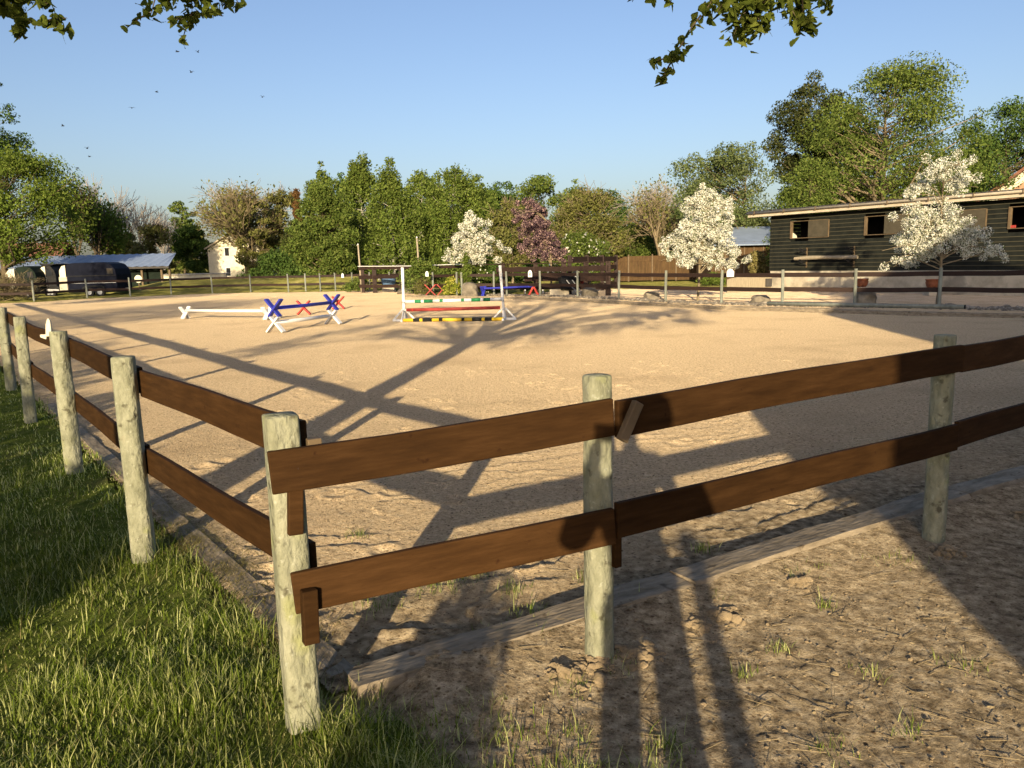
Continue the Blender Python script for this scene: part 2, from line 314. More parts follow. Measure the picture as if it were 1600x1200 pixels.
def groundmat(name, stops, soil, scale=3.0, bump=.5, attr=True, grains=True, patch=None):
    mt, n, out = newmat(name)
    g = nd(n, 'ShaderNodeNewGeometry'); P = g.outputs['Position']
    z1 = nd(n, 'ShaderNodeTexNoise'); z1.inputs['Scale'].default_value = scale; z1.inputs['Detail'].default_value = 9; z1.inputs['Roughness'].default_value = .72; n.links.new(P, z1.inputs[0])
    col = ramp(n, z1.outputs[0], ks(stops)).outputs[0]
    def mix(f, c2):
        nonlocal col
        mx = nd(n, 'ShaderNodeMixRGB'); n.links.new(f, mx.inputs[0]); n.links.new(col, mx.inputs[1])
        if isinstance(c2, tuple): mx.inputs[2].default_value = (*kc(c2), 1)
        else: n.links.new(c2, mx.inputs[2])
        col = mx.outputs[0]
    if patch:
        z4 = nd(n, 'ShaderNodeTexNoise'); z4.inputs['Scale'].default_value = patch[0]; z4.inputs['Detail'].default_value = 5; n.links.new(P, z4.inputs[0])
        mix(ramp(n, z4.outputs[0], [(patch[1], (0, 0, 0)), (patch[1] + .15, (patch[3],) * 3)]).outputs[0], patch[2])
    if attr:
        a = nd(n, 'ShaderNodeAttribute'); a.attribute_name = 'dirt'
        z2 = nd(n, 'ShaderNodeTexNoise'); z2.inputs['Scale'].default_value = 17; z2.inputs['Detail'].default_value = 8; n.links.new(P, z2.inputs[0])
        mix(a.outputs['Fac'], ramp(n, z2.outputs[0], ks(soil)).outputs[0])
    if grains:                                         # scattered darker crumbs and pale grit
        v = nd(n, 'ShaderNodeTexVoronoi'); v.inputs['Scale'].default_value = 38; n.links.new(P, v.inputs[0])
        mix(ramp(n, v.outputs['Distance'], [(0.12, (.75,) * 3), (.27, (0, 0, 0))]).outputs[0], (.10, .06, .03))
        v4 = nd(n, 'ShaderNodeTexVoronoi'); v4.inputs['Scale'].default_value = 17; n.links.new(P, v4.inputs[0])
        mix(ramp(n, v4.outputs['Distance'], [(0.10, (.85,) * 3), (.20, (0, 0, 0))]).outputs[0], (.07, .045, .024))
        v2 = nd(n, 'ShaderNodeTexVoronoi'); v2.inputs['Scale'].default_value = 95; n.links.new(P, v2.inputs[0])
        mix(ramp(n, v2.outputs['Distance'], [(0.08, (.5,) * 3), (.2, (0, 0, 0))]).outputs[0], (.55, .42, .28))
    b = nd(n, 'ShaderNodeBsdfDiffuse'); b.inputs['Roughness'].default_value = 1.0; n.links.new(col, b.inputs[0])
    z3 = nd(n, 'ShaderNodeTexNoise'); z3.inputs['Scale'].default_value = 45; z3.inputs['Detail'].default_value = 8; z3.inputs['Roughness'].default_value = .7; n.links.new(P, z3.inputs[0])
    bp = nd(n, 'ShaderNodeBump'); bp.inputs['Strength'].default_value = bump; bp.inputs['Distance'].default_value = .035
    n.links.new(z3.outputs[0], bp.inputs['Height']); n.links.new(bp.outputs[0], b.inputs['Normal'])
    n.links.new(b.outputs[0], out.inputs[0]); return mt
SOIL = [(.34, (.095, .072, .044)), (.50, (.25, .195, .122)), (.66, (.44, .36, .24))]
M['sand'] = groundmat('arena_sand', [(.30, (.25, .180, .105)), (.5, (.46, .350, .215)), (.70, (.585, .49, .32))], SOIL, scale=26, bump=1.0, patch=(.5, .52, (.33, .245, .15), .55))
M['soil'] = groundmat('trodden_soil', SOIL, SOIL, scale=15, attr=False, bump=.8)
M['gravel'] = groundmat('pale_gravel', [(.3, (.30, .225, .14)), (.5, (.40, .305, .20)), (.72, (.50, .39, .27))], SOIL, scale=1.2, attr=False)
M['turf'] = groundmat('turf', [(.3, (.045, .062, .013)), (.5, (.085, .110, .022)), (.72, (.15, .15, .045))], SOIL, scale=9, attr=False, grains=False, bump=1.0, patch=(1.3, .58, (.13, .115, .05), .6))
M['meadow'] = groundmat('meadow', [(.3, (.050, .058, .014)), (.5, (.125, .120, .032)), (.70, (.22, .19, .075))], SOIL, scale=.9, attr=False, grains=False, bump=1.0, patch=(.12, .5, (.16, .14, .05), .5))
pits = rng.uniform([-3, 2.8], [9, 13], (420, 2)); pitr = rng.uniform(.05, .09, 420)
def disp_sand(x, y):
    h = .012 * (fbm(x * 1.1, y * 1.1, 3, 1) - .5) + .013 * (fbm(x * 11, y * 11, 4, 5, gain=.62) - .5)
    u = x * D2[0] + y * D2[1]; v = x * I2[0] + y * I2[1]
    wv = fbm(u * .9, v * 3.6, 3, 31); ph_ = v * 3.4 + 5.0 * fbm(u * .55, v * 1.1, 3, 31) + 1.2 * fbm(u * 3, v * 3, 3, 33); saw = ph_ - np.floor(ph_)
    h += .020 * (saw ** 1.5 - .35) * np.clip((7.5 - v) / 4, 0, 1) * np.clip((v - .5) / 1.2, 0, 1) * np.clip((fbm(u * 1.6, v * 1.6, 3, 37) - .36) * 6, 0, 1)
    near = (y < 13.5) & (y > 2.5) & (np.abs(x - 3) < 7)
    xs, ys = x[near], y[near]; dh = np.zeros(xs.shape)
    for (px, py), pr in zip(pits, pitr):
        k = (np.abs(xs - px) < 3 * pr) & (np.abs(ys - py) < 3 * pr)
        if k.any():
            d = np.hypot(xs[k] - px, ys[k] - py) / pr; dh[k] += -.014 * np.exp(-(d ** 2) * 1.2) + .009 * np.exp(-((d - 1.5) ** 2) * 5)
    h[near] += dh; return h
def disp_soil(x, y): return -.06 * np.clip((np.interp(y, [-8, 1.3, 2.1, 2.75], [.35, .10, -.10, -.35]) - x - .02) / .2, 0, 1) + .045 * np.clip(1 - np.abs((x - CX_) * I2[0] + (y - CY_) * I2[1] - .05) / .45, 0, 1) * np.clip(((x - CX_) * D2[0] + (y - CY_) * D2[1]) * 2, 0, 1) + .018 * (fbm(x * 1.7, y * 1.7, 3, 3) - .5) + .013 * (fbm(x * 12, y * 12, 5, 9, gain=.64) - .5) + .006 * np.clip(fbm(x * 26, y * 26, 2, 77) - .62, 0, 1) * 4
def lawn_edge(y): return np.interp(y, [-8, 1.3, 2.1, 2.75], [.35, .10, -.10, -.35])
def disp_turf(x, y): return -.035 * np.clip((x - lawn_edge(y) + .12) / .3, 0, 1) * (y < 2.8) + .03 * (fbm(x * 1.2, y * 1.2, 3, 3) - .5) + .02 * (fbm(x * 8, y * 8, 4, 9) - .5)
def dirt(x, y):
    d2 = (x - CX_) * I2[0] + (y - CY_) * I2[1]; d1 = (x - CX_) * I1[0] + (y - CY_) * I1[1]
    nz = (fbm(x * 1.5, y * 1.5, 4, 41) - .5) * 1.6
    return np.maximum(np.clip((1.25 + nz - d2) / .9, 0, 1) * .9, np.clip((.55 + nz * .5 - d1) / .5, 0, 1) * .9)
sheet('sand_arena', arena, M['sand'], disp_sand, 2.2, 72, -1.0, 1.05, .0024, .0045, 0.0, attr=dirt)
edge = C - .0 * I2
lawn = [C + .06 * I1 - .1 * I2] + [C + D1 * t + .12 * I1 for t in (3, 48)] + [np.array(p) for p in ((-70, 44), (-40, -8), (.35, -8), (.10, 1.3), (-.10, 2.1), (-.35, 2.75))]
soil = [np.array(p) for p in ((-.78, 2.68), (-.6, 2.1), (-.5, 1.3), (-.3, -8), (40, -8))] + [FARR + D2 * 4 + .1 * I2, C + .2 * I2]
sheet('lawn', lawn, M['turf'], disp_turf, .35, 70, -2.4, .5, .006, .012, 0.0)
sheet('soil_path', soil, M['soil'], disp_soil, .35, 40, -.6, 2.4, .004, .006, 0.01)
yard = [p * 0.986 for p in rightp[2:]] + [np.array(p) for p in ((34, 8), (24.8, 21.6), (13.2, 40.3), (9.5, 46), (4, 47), (0.5, 42))]
sheet('gravel_yard', yard, M['gravel'], lambda x, y: .02 * (fbm(x * 3, y * 3, 4, 2) - .5), 12, 60, -.2, 1.35, .006, .01, 0.004)
g = MB(); g.add([(-700, -300, -.05), (700, -300, -.05), (700, 900, -.05), (-700, 900, -.05)], [(0, 1, 2, 3)]); o = g.build('ground', M['meadow']); o['kind'] = 'structure'
bank = [p * .99 for p in backp] + [p * 1.45 for p in backp[::-1]]
bR_ = np.array([np.hypot(*p) for p in backp]); bA_ = np.array([math.atan2(p[0], p[1]) for p in backp])
def disp_bank(x, y):
    a_ = np.arctan2(x, y); d = np.hypot(x, y) - np.interp(a_, bA_, bR_); t = np.clip(d / 7, 0, 1); sm = t * t * (3 - 2 * t)
    side = np.clip((a_ + .47) / .06, 0, 1) * np.clip((-.115 - a_) / .06, 0, 1)
    return .01 + (.72 * sm * side + .22 * (fbm(x * 2, y * 2, 4, 8) - .35) * np.clip(d / .8 + .6, 0, 1))
sheet('grass_verge', bank, M['meadow'], disp_bank, 36, 95, -.75, .05, .004, .004, 0.0)

# ================================================================ FENCES
def post_mesh(h, r, sq, seed, n=28, rings=44):
    g_ = np.random.default_rng(seed); b = MB(); lean = g_.normal(0, .006, 2); base = len(b.v)
    zs = np.concatenate([np.linspace(-.25, h - .012, rings), [h - .004, h]]); sc = np.concatenate([np.ones(rings), [.985, .93]])
    ph = g_.uniform(0, 50)
    for z, s in zip(zs, sc):
        for k in range(n):
            a = 2 * math.pi * k / n; c_, s_ = math.cos(a), math.sin(a)
            q = (abs(c_) ** sq + abs(s_) ** sq) ** (-1 / sq)
            nzv = float(fbm(np.array([math.cos(a) * 1.6 + ph]), np.array([z * 7 + math.sin(a) * 1.6]), 5, seed, gain=.6)[0]) - .5
            rr = r * s * q * (1 + (.09 if sq > 5 else .15) * nzv) * (1.03 - .05 * z / h)
            b.v.append((rr * c_ + lean[0] * z, rr * s_ + lean[1] * z, z))
    R_ = len(zs)
    for i in range(R_ - 1):
        for k in range(n): b.f.append((i * n + k, i * n + (k + 1) % n, (i + 1) * n + (k + 1) % n, (i + 1) * n + k))
    top = len(b.v); b.v.append((lean[0] * h, lean[1] * h, h + .004))
    for k in range(n): b.f.append(((R_ - 1) * n + k, (R_ - 1) * n + (k + 1) % n, top))
    return b
def rail(parent, p, q, hgt, thick, mat, seed=0):
    p = Vector(p); q = Vector(q); d = q - p; L = d.length; g_ = np.random.default_rng(seed + 5)
    n = max(2, int(L / .35)); b = MB(); k = g_.uniform(0, 99)
    for i in range(n + 1):                              # slightly wavy sawn board, built along its own x
        x = L * i / n; dz = .006 * math.sin(k + x * 1.7) + .003 * math.sin(k * 2 + x * 4.1); dy = .004 * math.sin(k * 3 + x * 1.1)
        b.v += [(x, dy - thick / 2, dz - hgt / 2), (x, dy + thick / 2, dz - hgt / 2), (x, dy + thick / 2, dz + hgt / 2), (x, dy - thick / 2, dz + hgt / 2)]
    for i in range(n):
        for j in range(4): b.f.append((i * 4 + j, i * 4 + (j + 1) % 4, (i + 1) * 4 + (j + 1) % 4, (i + 1) * 4 + j))
    b.f += [(3, 2, 1, 0), tuple(n * 4 + j for j in range(4))]
    o = b.build('rail', mat, parent, bevel=.005)
    o.location = p; o.rotation_euler = d.to_track_quat('X', 'Z').to_euler(); return o
def cleat(parent, c, rz, tilt, s, mat):
    b = MB(); b.box((0, 0, 0), s); o = b.build('cleat', mat, parent, bevel=.004); o.location = c; o.rotation_euler = (0, tilt, rz); return o
def v3(p, z): return (float(p[0]), float(p[1]), z)
# --- near run, boards nailed on the path side of the posts
fr = empty('rail_fence', v3(C, 0), 'brown two-board fence with grey round posts crossing the foreground soil', 'fence')
def loc2(p, z): return (float(p[0] - C[0]), float(p[1] - C[1]), z)
near_t = [0.0, 1.265, 3.70, 6.4, 9.1, 11.8, 14.5, 17.2, 19.9, 22.6, 25.4]
near_p = [C, np.array([.35, 3.13]), np.array([2.47, 4.41])] + [C + D2 * t for t in near_t[3:]]
for i, p in enumerate(near_p):
    o = post_mesh(1.24 if i else 1.19, .056 if i else .058, 2.6 if i else 6.0, 10 + i).build('post', M['post'], fr, smooth=True); o.location = loc2(p, 0); o.rotation_euler = (0, 0, .5)
for i in range(len(near_p) - 1):
    a_, b_ = near_p[i], near_p[i + 1]; da = (b_ - a_) / np.linalg.norm(b_ - a_); nn = -np.array([-da[1], da[0]]) * .075
    a2 = a_ - da * (.06 if i == 0 else -.035) if i < 1 else a_ + da * .03; b2 = b_ + da * .0285
    za, zb = ((1.005, .555), (1.075, .635))[0 if i == 0 else 1], ((1.075, .635), (1.11, .665))[0 if i == 0 else 1]
    if i > 1: za = zb = (1.11, .665)
    for k in range(2):
        ex = da * (.05 if (i == 0 and k == 1) else 0)
        rail(fr, loc2(a2 + nn + ex, za[k]), loc2(b2 + nn, zb[k]), .152, .028, M['rail'], seed=i * 2 + k)
ang = math.atan2(D2[1], D2[0]); off = -I2 * .105
cleat(fr, loc2(C + D2 * .005 - I2 * .068, .87), ang, .06, (.052, .035, .20), M['rail'])
cleat(fr, loc2(C + D2 * .02 - I2 * .112, .475), ang, .02, (.055, .04, .20), M['rail'])
cleat(fr, loc2(np.array([.35, 3.13]) + D2 * .07 - I2 * .115, 1.06), ang, .52, (.045, .03, .17), M['frame'])
cleat(fr, loc2(np.array([.35, 3.13]) + D2 * .045 - I2 * .055, .53), ang, 0, (.035, .04, .19), M['rail'])
for t, z in ((.02, 1.01), (.05, .97), (1.25, 1.10), (1.25, 1.03), (1.30, 1.12), (1.30, 1.05), (3.68, 1.13)):      # nail heads
    q = C + D2 * t - I2 * .0905; b = MB(); b.lathe([(.0035, 0), (.004, .002)], (0, 0, 0), 8); o = b.build('nail', M['rail_dark'], fr); o.location = loc2(q, z); o.rotation_euler = (R(90), 0, ang)
# --- run going away along the lawn, boards on the arena side
fl = empty('rail_fence', v3(C, 0), 'brown two-board fence with pale lichened posts running back beside the lawn', 'fence')
lt = [2.256, 4.82, 7.75, 10.87, 13.7, 16.4, 19.2, 22, 25, 28, 31, 34, 37, 40, 43, 46]
lp = [np.array([-2.22, 4.46]), np.array([-3.77, 6.52]), np.array([-5.55, 8.84]), np.array([-7.36, 11.36])] + [C + D1 * t for t in lt[4:]]
for i, p in enumerate(lp):
    o = post_mesh(1.215, .062, 3.2, 40 + i).build('post', M['post'], fl, smooth=True); o.location = loc2(p, 0); o.rotation_euler = (0, 0, .2 + i)
pp = [C] + lp
for i in range(len(pp) - 1):
    a_, b_ = pp[i], pp[i + 1]; da = (b_ - a_) / np.linalg.norm(b_ - a_); nn = I1 * .078
    for k, z in enumerate((1.065, .60)):
        rail(fl, loc2(a_ + nn + da * (.02 if i else 0), z + (.02 if i == 0 else 0)), loc2(b_ + nn + da * .015, z - (.0 if i else .02)), .155, .028, M['rail'], seed=60 + i * 2 + k)
cleat(fl, loc2(C + I1 * .075 - D1 * .03 + D2 * .02, 1.06), ang, 0, (.05, .04, .07), M['frame'])
# --- far runs
def far_fence(label, pts, hs, top, low, group=None, matp='post_far'):
    f_ = empty('rail_fence', v3(pts[0], 0), label, 'fence'); o0 = pts[0]
    L = lambda p, z: (float(p[0] - o0[0]), float(p[1] - o0[1]), z)
    for i, p in enumerate(pts):
        b = MB(); rr = .055
        b.tube([(0, 0, -.1), (0, 0, hs * .5), (random.uniform(-.02, .02), 0, hs)], [rr, rr, rr * .95], 8); o = b.build('post', M[matp], f_); o.location = L(p, 0)
    for i in range(len(pts) - 1):
        for z, h_ in ((top, .15), (low, .15)):
            dn = pts[i + 1] - pts[i]; dn = np.array([-dn[1], dn[0]]) / np.linalg.norm(dn) * .075
            if dn @ pts[i] < 0: dn = -dn
            rail(f_, L(pts[i] + dn, z + random.uniform(-.015, .015)), L(pts[i + 1] + dn, z + random.uniform(-.015, .015)), h_, .03, M['rail_dark'], seed=200 + i)
    return f_
far_fence('dark-railed fence with thin grey posts along the grassy back edge of the sand', backp, 1.26, 1.05, .52)
far_fence('dark-railed fence with grey posts along the stony edge in front of the black stable', rightp, 1.25, 1.07, .56)

# ================================================================ EDGING BEAMS (each a sleeper laid on the ground)
def sleeper(p, q, w_, h_, label, z0=-.06, mat='sleeper'):
    p = np.array(p, float); q = np.array(q, float); d = q - p; L = float(np.hypot(*d)); b = MB(); n = max(2, int(L / .12)); g_ = np.random.default_rng(int(abs(p[0] * 100) + 3))
    prof = [(-.5, 0), (.5, 0), (.5, .82), (.42, 1), (-.40, 1), (-.5, .80)]; k = len(prof)
    ns = g_.uniform(0, 50)
    for i in range(n + 1):
        x = L * i / n
        for j, (yy, zz) in enumerate(prof):
            e = float(fbm(np.array([x * 3 + ns]), np.array([j * 2.3]), 3, 3)[0]) - .5
            b.v.append((x, yy * w_ * (1 + .12 * e), z0 + zz * (h_ - z0) + .03 * e * (zz > 0)))
    for i in range(n):
        for j in range(k): b.f.append((i * k + j, i * k + (j + 1) % k, (i + 1) * k + (j + 1) % k, (i + 1) * k + j))
    b.f += [tuple(range(k))[::-1], tuple(n * k + j for j in range(k))]
    o = b.build('timber_sleeper', M[mat], None); o.location = v3(p, 0); o.rotation_euler = (0, 0, math.atan2(d[1], d[0])); return tag(o, label, 'sleeper')
i2 = C + I2 * .16
G_S = 'sleepers edging the sand'
o = sleeper(C + D2 * .24 + I2 * .15, C + D2 * 2.02 + I2 * .13, .22, .065, 'weathered sleeper between the corner post and past the second post'); tag(o, group=G_S); o.location.z = -.018; o.rotation_euler.y = -.010
tag(sleeper(C + D2 * 2.03 + I2 * .13, C + D2 * 4.6 + I2 * .17, .22, .075, 'weathered sleeper lying under the shaded right-hand post'), group=G_S)
tag(sleeper(C + D2 * 4.62 + I2 * .17, C + D2 * 9 + I2 * .17, .22, .075, 'weathered sleeper leaving the right edge in shade'), group=G_S)
tag(sleeper(C + D1 * .25 + I1 * .28, C + D1 * 2.7 + I1 * .27, .13, .012, 'grass-strewn edging sleeper beside the corner post'), group=G_S)
tag(sleeper(C + D1 * 2.73 + I1 * .27, C + D1 * 9 + I1 * .27, .13, .012, 'shaded edging sleeper between lawn and sand behind the second pale post'), group=G_S)
kp = [gnd(x, y)[:2] for x, y in ((632, 464.5), (735, 466), (830, 468), (930, 473), (1040, 479), (1130, 484), (1250, 487.5), (1420, 493), (1640, 498))]
kl = ['from the white jump stand to the grey boulder', 'in front of the blue trestle', 'in front of the brown pen posts', 'below the tan boulder', 'under the sapling of white blossom', 'starting beside the pale ground pole', 'running behind the pale ground pole', 'leaving the right edge below the stable']
for i in range(8): tag(sleeper(kp[i], kp[i + 1], .16, .12, 'long timber edging sleeper ' + kl[i], z0=-.03), group=G_S)

# ================================================================ JUMP
def striped_pole(parent, p, q, r_, cols, cuts, name='pole', sub='stripe'):
    p = np.array(p, float); q = np.array(q, float)
    b = MB(); b.tube([p, p * .5 + q * .5 + np.array([0, 0, -.004]), q], r_, 12); o = b.build(name, M[cols[0]], parent, smooth=True)
    for a_, e_ in cuts:
        b = MB(); b.tube([p + (q - p) * a_, p + (q - p) * e_], r_ + .0025, 12); b.build(sub, M[cols[1]], o, smooth=True)
    return o
jl, jr = gnd(632, 502), gnd(788, 500)
jd = (jr - jl)[:2]; jw = float(np.hypot(*jd)); jrz = math.atan2(jd[1], jd[0])
def standard(loc, lean, label):
    s = empty('jump_stand', v3(loc, 0), label, 'jump stand', 'stands holding up the striped poles', jrz)
    b = MB(); b.tube([(0, 0, .02), (lean * .5, 0, .8), (lean, 0, 1.62)], [.052, .052, .058], 4); b.build('upright', M['white'], s, bevel=.006)
    for sx, sy in ((1, 0), (-1, 0), (0, -1), (0, 1)):
        b = MB(); b.beam((.05 * sx, .05 * sy, .035), (.36 * sx, .36 * sy, .035), .06, .07); b.build('foot', M['white'], s, bevel=.005)
        b = MB(); b.beam((.045 * sx, .045 * sy, .36), (.32 * sx, .32 * sy, .06), .03, .05); b.build('brace', M['white'], s, bevel=.004)
    for z in (.36, .62):
        b = MB(); b.tube([(.05 if lean >= 0 else -.05, -.05, z - .05), (.02, -.12, z - .055), (.0, -.15, z - .02)], .012, 6); b.build('cup', M['steel'], s)
    return s
standard(jl, .01, 'upright white jump stand at the left end of the striped poles')
standard(jr, -.09, 'leaning white jump stand at the right end of the striped poles')
jc = np.array([math.cos(jrz), math.sin(jrz), 0]); jn = np.array([math.sin(jrz), -math.cos(jrz), 0])
def jpole(z, dy, x0, x1, cols, cuts, label, r_=.05, dz=0):
    A = np.array([*jl[:2], 0]) + jc * x0 + jn * dy; P = empty('jump_pole', A, label, 'pole', None, jrz)
    L = x1 - x0; striped_pole(P, (0, 0, z), (L, 0, z + dz), r_, cols, cuts)
jpole(.60, .15, .10, jw - .05, ('white', 'green'), [(.10, .165), (.195, .29), (.36, .395), (.585, .615), (.69, .785), (.815, .885)], 'green and white striped pole, topmost on the jump', dz=.03)
jpole(.35, .15, .12, jw - .10, ('oldred', 'red'), [(.06, .07)], 'faded red pole hanging below the green and white one', dz=.03)
jpole(.055, .30, .05, jw + .02, ('yellow', 'black'), [(.10, .165), (.195, .29), (.36, .395), (.585, .615), (.69, .785), (.815, .885)], 'yellow and black striped pole lying on the sand', .052)

# ================================================================ CAVALETTI
def xleg(parent, x, w_, h_, zc, mat, t=.06, f=1.0):
    o = None
    for s in (-1, 1):
        b = MB(); a = Vector((x, -s * w_ / 2, 0)); c = Vector((x, s * w_ / 2 * f, h_)); d = (c - a).normalized()
        b.beam(a + d * .03 + Vector((s * .022, 0, 0)), c + Vector((s * .022, 0, 0)), .05, .155, (1, 0, 0)); b.build('cross_arm', M[mat], parent, bevel=.008)
    b = MB(); b.lathe([(.018, 0), (.014, .012)], (0, 0, 0), 8); o = b.build('bolt', M['steel'], parent); o.location = (x - .05, 0, zc); o.rotation_euler = (0, R(-90), 0)
def cavaletti(p, q, label, mats, w_, h_, poler, polez, z0=0, f=1.0):
    d = (q - p)[:2]; L = float(np.hypot(*d)); root = empty('cavaletti', (p[0], p[1], z0), label, 'cavaletti', None, math.atan2(d[1], d[0]))
    for x in (0, L): xleg(root, x, w_, h_, h_ / (1 + f), mats[0], f=f)
    b = MB(); b.tube([(-.02, 0, polez), (L / 2, 0, polez - .01), (L + .02, 0, polez)], poler, 12); b.build('pole', M[mats[1]], root, smooth=True)
    return root
pa, pb = gnd(431, 520), gnd(521, 507)
cavaletti(pa, pb, 'low white cavaletti with crossed ends carrying the blue one', ('white', 'white'), .52, .42, .05, .27, f=.55)
cavaletti(pa + np.array([0, 0, 0]), pb, 'royal blue cavaletti stacked on the white crossed ends', ('blue', 'blue'), .34, .47, .05, .24, z0=.41, f=1.5)
pc, pd_ = gnd(290, 498.5), gnd(418, 500)
cavaletti(pc, pd_, 'long white cavaletti reaching from alone in the sand to behind the blue one', ('white', 'white'), .36, .42, .05, .30)
pe, pf = gnd(475, 492), gnd(529, 483)
cavaletti(pe, pf, 'bright red cavaletti half hidden behind the blue one', ('red', 'oldred'), .50, .50, .045, .34)

# ================================================================ LETTER BOARDS AND SMALL SIGNS
def letterboard(px, py, Y, w_, h_, label, text=None, mat='white', rz=0.0):
    c = at(px, py, Y); r_ = empty('letter_board', c, label, 'sign', 'white house-shaped marker boards', rz)
    b = MB(); b.prism([(-w_ / 2, 0), (w_ / 2, 0), (w_ / 2, h_ * .66), (w_ * .22, h_), (-w_ * .22, h_), (-w_ / 2, h_ * .66)], Matrix.Identity(4), .025); b.build('board', M[mat], r_, bevel=.003)
    b = MB(); b.box((0, .035, h_ * .4), (w_ * .5, .05, .08)); b.build('mounting_block', M['frame'], r_)
    if text:
        cu = bpy.data.curves.new('letter', 'FONT'); cu.body = text; cu.size = h_ * .7; cu.align_x = 'CENTER'; cu.extrude = .002
        o = bpy.data.objects.new('letter', cu); COL.objects.link(o); bpy.context.view_layer.update()
        me = bpy.data.meshes.new_from_object(o.evaluated_get(bpy.context.evaluated_depsgraph_get())); bpy.data.objects.remove(o); me.materials.clear(); me.materials.append(M['black'])
        o = bpy.data.objects.new('letter', me); COL.objects.link(o); o.parent = r_; o.location = (0, -.016, h_ * .14); o.rotation_euler = (R(90), 0, 0)
letterboard(535.5, 434, 54.0, .17, .30, 'small white house-shaped board on the back fence before the birches')
letterboard(667.3, 432, 43.0, .17, .28, 'small white house-shaped board between shrubs and the jump')
letterboard(828.3, 433, 39.0, .20, .34, 'white house-shaped board with a dark letter by the pink tree', 'R')
letterboard(1141, 432.5, 28.4, .26, .28, 'blank white rounded board beside the white-blossom sapling')
b3 = np.array([-3.77, 6.52]); sgn = empty('letter_board', v3(b3 + np.array([-.085, -.01]), 1.205), 'cream marker board perched edge-on atop a lawn fence post', 'sign', None, 0)
b = MB(); b.prism([(.03, -.02), (.03, .09), (.022, .118), (.008, .118), (-.01, .07), (-.02, -.02)], Matrix.Identity(4), .02); b.build('board', M['cream'], sgn, bevel=.003)
b = MB(); b.prism([(.03, -.014), (-.065, -.014), (-.065, -.035), (-.018, -.055), (-.012, -.03), (.03, -.03)], Matrix.Identity(4), .025); b.build('bracket', M['cream'], sgn, bevel=.002)

# ================================================================ STABLE
W0 = np.array([13.32, 40.1]); Wd = np.array([.529, -.849]); Wn = np.array([-.849, -.529]); WL = 24.0
st = empty('stable', v3(W0, 0), 'long black weatherboarded stable on a concrete plinth with hatch windows', 'stable', None, math.atan2(Wd[1], Wd[0]))
# local frame: x along the front wall, -y towards the arena... (rotation gives y to the left of x)
def wx(px, z=2.6):                                     # photo column -> x along the wall
    d = ray(px, 390); d2 = d[:2] / d[1]; A = np.array([[Wd[0], -d2[0]], [Wd[1], -d2[1]]]); t, y = np.linalg.solve(A, -W0); return t
fs = 1 if (np.array([-Wd[1], Wd[0]]) @ Wn) > 0 else -1
F_ = lambda y: y * fs                                 # positive = out of the front wall
wins = []
for (pa_, pb_, pc_) in ((1235, 1263, 1294), (1350, 1381, 1417), (1440, 1473, 1538), (1573, 1622, 1668)):
    wins.append((wx(pa_), wx(pb_), wx(pc_)))
wins += [(w_[0] + 3.45 * k + (wins[3][0] - wins[3][0]), w_[1] + 3.45 * k, w_[2] + 3.45 * k) for k in (1, 2) for w_ in (wins[3],)]
WZ0, WZ1, EAVE, BASE = 2.58, 3.36, 3.67, .98
cl = MB(); bw = .18; nb = int((EAVE - BASE) / bw)
def board(x0, x1, z):
    if x1 - x0 < .02: return
    y0, y1 = F_(.042), F_(.014)
    cl.add([(x0, 0, z), (x1, 0, z), (x1, y0, z), (x0, y0, z), (x0, 0, z + bw), (x1, 0, z + bw), (x1, y1, z + bw), (x0, y1, z + bw)], [(0, 1, 2, 3), (7, 6, 5, 4), (0, 3, 7, 4), (1, 5, 6, 2), (3, 2, 6, 7), (0, 4, 5, 1)])
for i in range(nb + 1):
    z = BASE + i * bw; x = 0.0
    if z + bw > WZ0 and z < WZ1:
        for w_ in wins:
            board(x, w_[0], z); x = w_[1]
        board(x, WL, z)
    else: board(0, WL, z)
for i in range(nb + 1):                                 # end wall
    z = BASE + i * bw; cl.box((-.015, F_(-3.5), z + bw / 2), (.03, 6.9, bw - .012), 0, R(6))
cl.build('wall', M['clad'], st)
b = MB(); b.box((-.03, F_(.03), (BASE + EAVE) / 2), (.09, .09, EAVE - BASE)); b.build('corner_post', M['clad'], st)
b = MB(); b.box((WL / 2 + .05, F_(-3.2), .49), (WL, 6.7, .972)); b.build('plinth', M['concrete'], st, bevel=.01)
b = MB(); b.box((WL / 2 + .1, F_(-1.9), 2.4), (WL - .3, .06, 2.8)); b.box((WL / 2 + .1, F_(-1.0), 1.02), (WL - .3, 1.7, .06)); b.build('inner_wall', M['inside'], st)
for i, (x0, x1, x2) in enumerate(wins):
    wf = MB(); zc = (WZ0 + WZ1) / 2; hh = WZ1 - WZ0
    wf.box((x0 + .05, F_(.02), zc), (.10, .12, hh + .06)); wf.box((x2 + .02, F_(.055), zc), (.04, .06, hh + .03)); wf.box(((x0 + x2) / 2, F_(.03), WZ0 - .015), (x2 - x0, .09, .03)); wf.box(((x0 + x2) / 2, F_(.03), WZ1 + .015), (x2 - x0, .09, .03))
    fo = wf.build('window', M['frame'], st, bevel=.004)
    b = MB(); b.box(((x1 + x2) / 2, F_(.055), zc + .02), (x2 - x1, .035, hh + .02)); sh_ = b.build('shutter', M['shutter'], fo, bevel=.004)
    if i == 0:
        b = MB(); b.prism([(0, 0), (.24, 0), (.20, .12), (.03, .24), (0, .26)], Matrix.Translation((x0 + .09, F_(-.03), WZ0)), .05); b.build('salt_lick_holder', M['cream'], fo)
    if i == 3:
        b = MB(); b.box((x0 + .16, F_(.0), WZ0 + .06), (.20, .07, .10)); b.build('red_bracket', M['oldred'], fo)
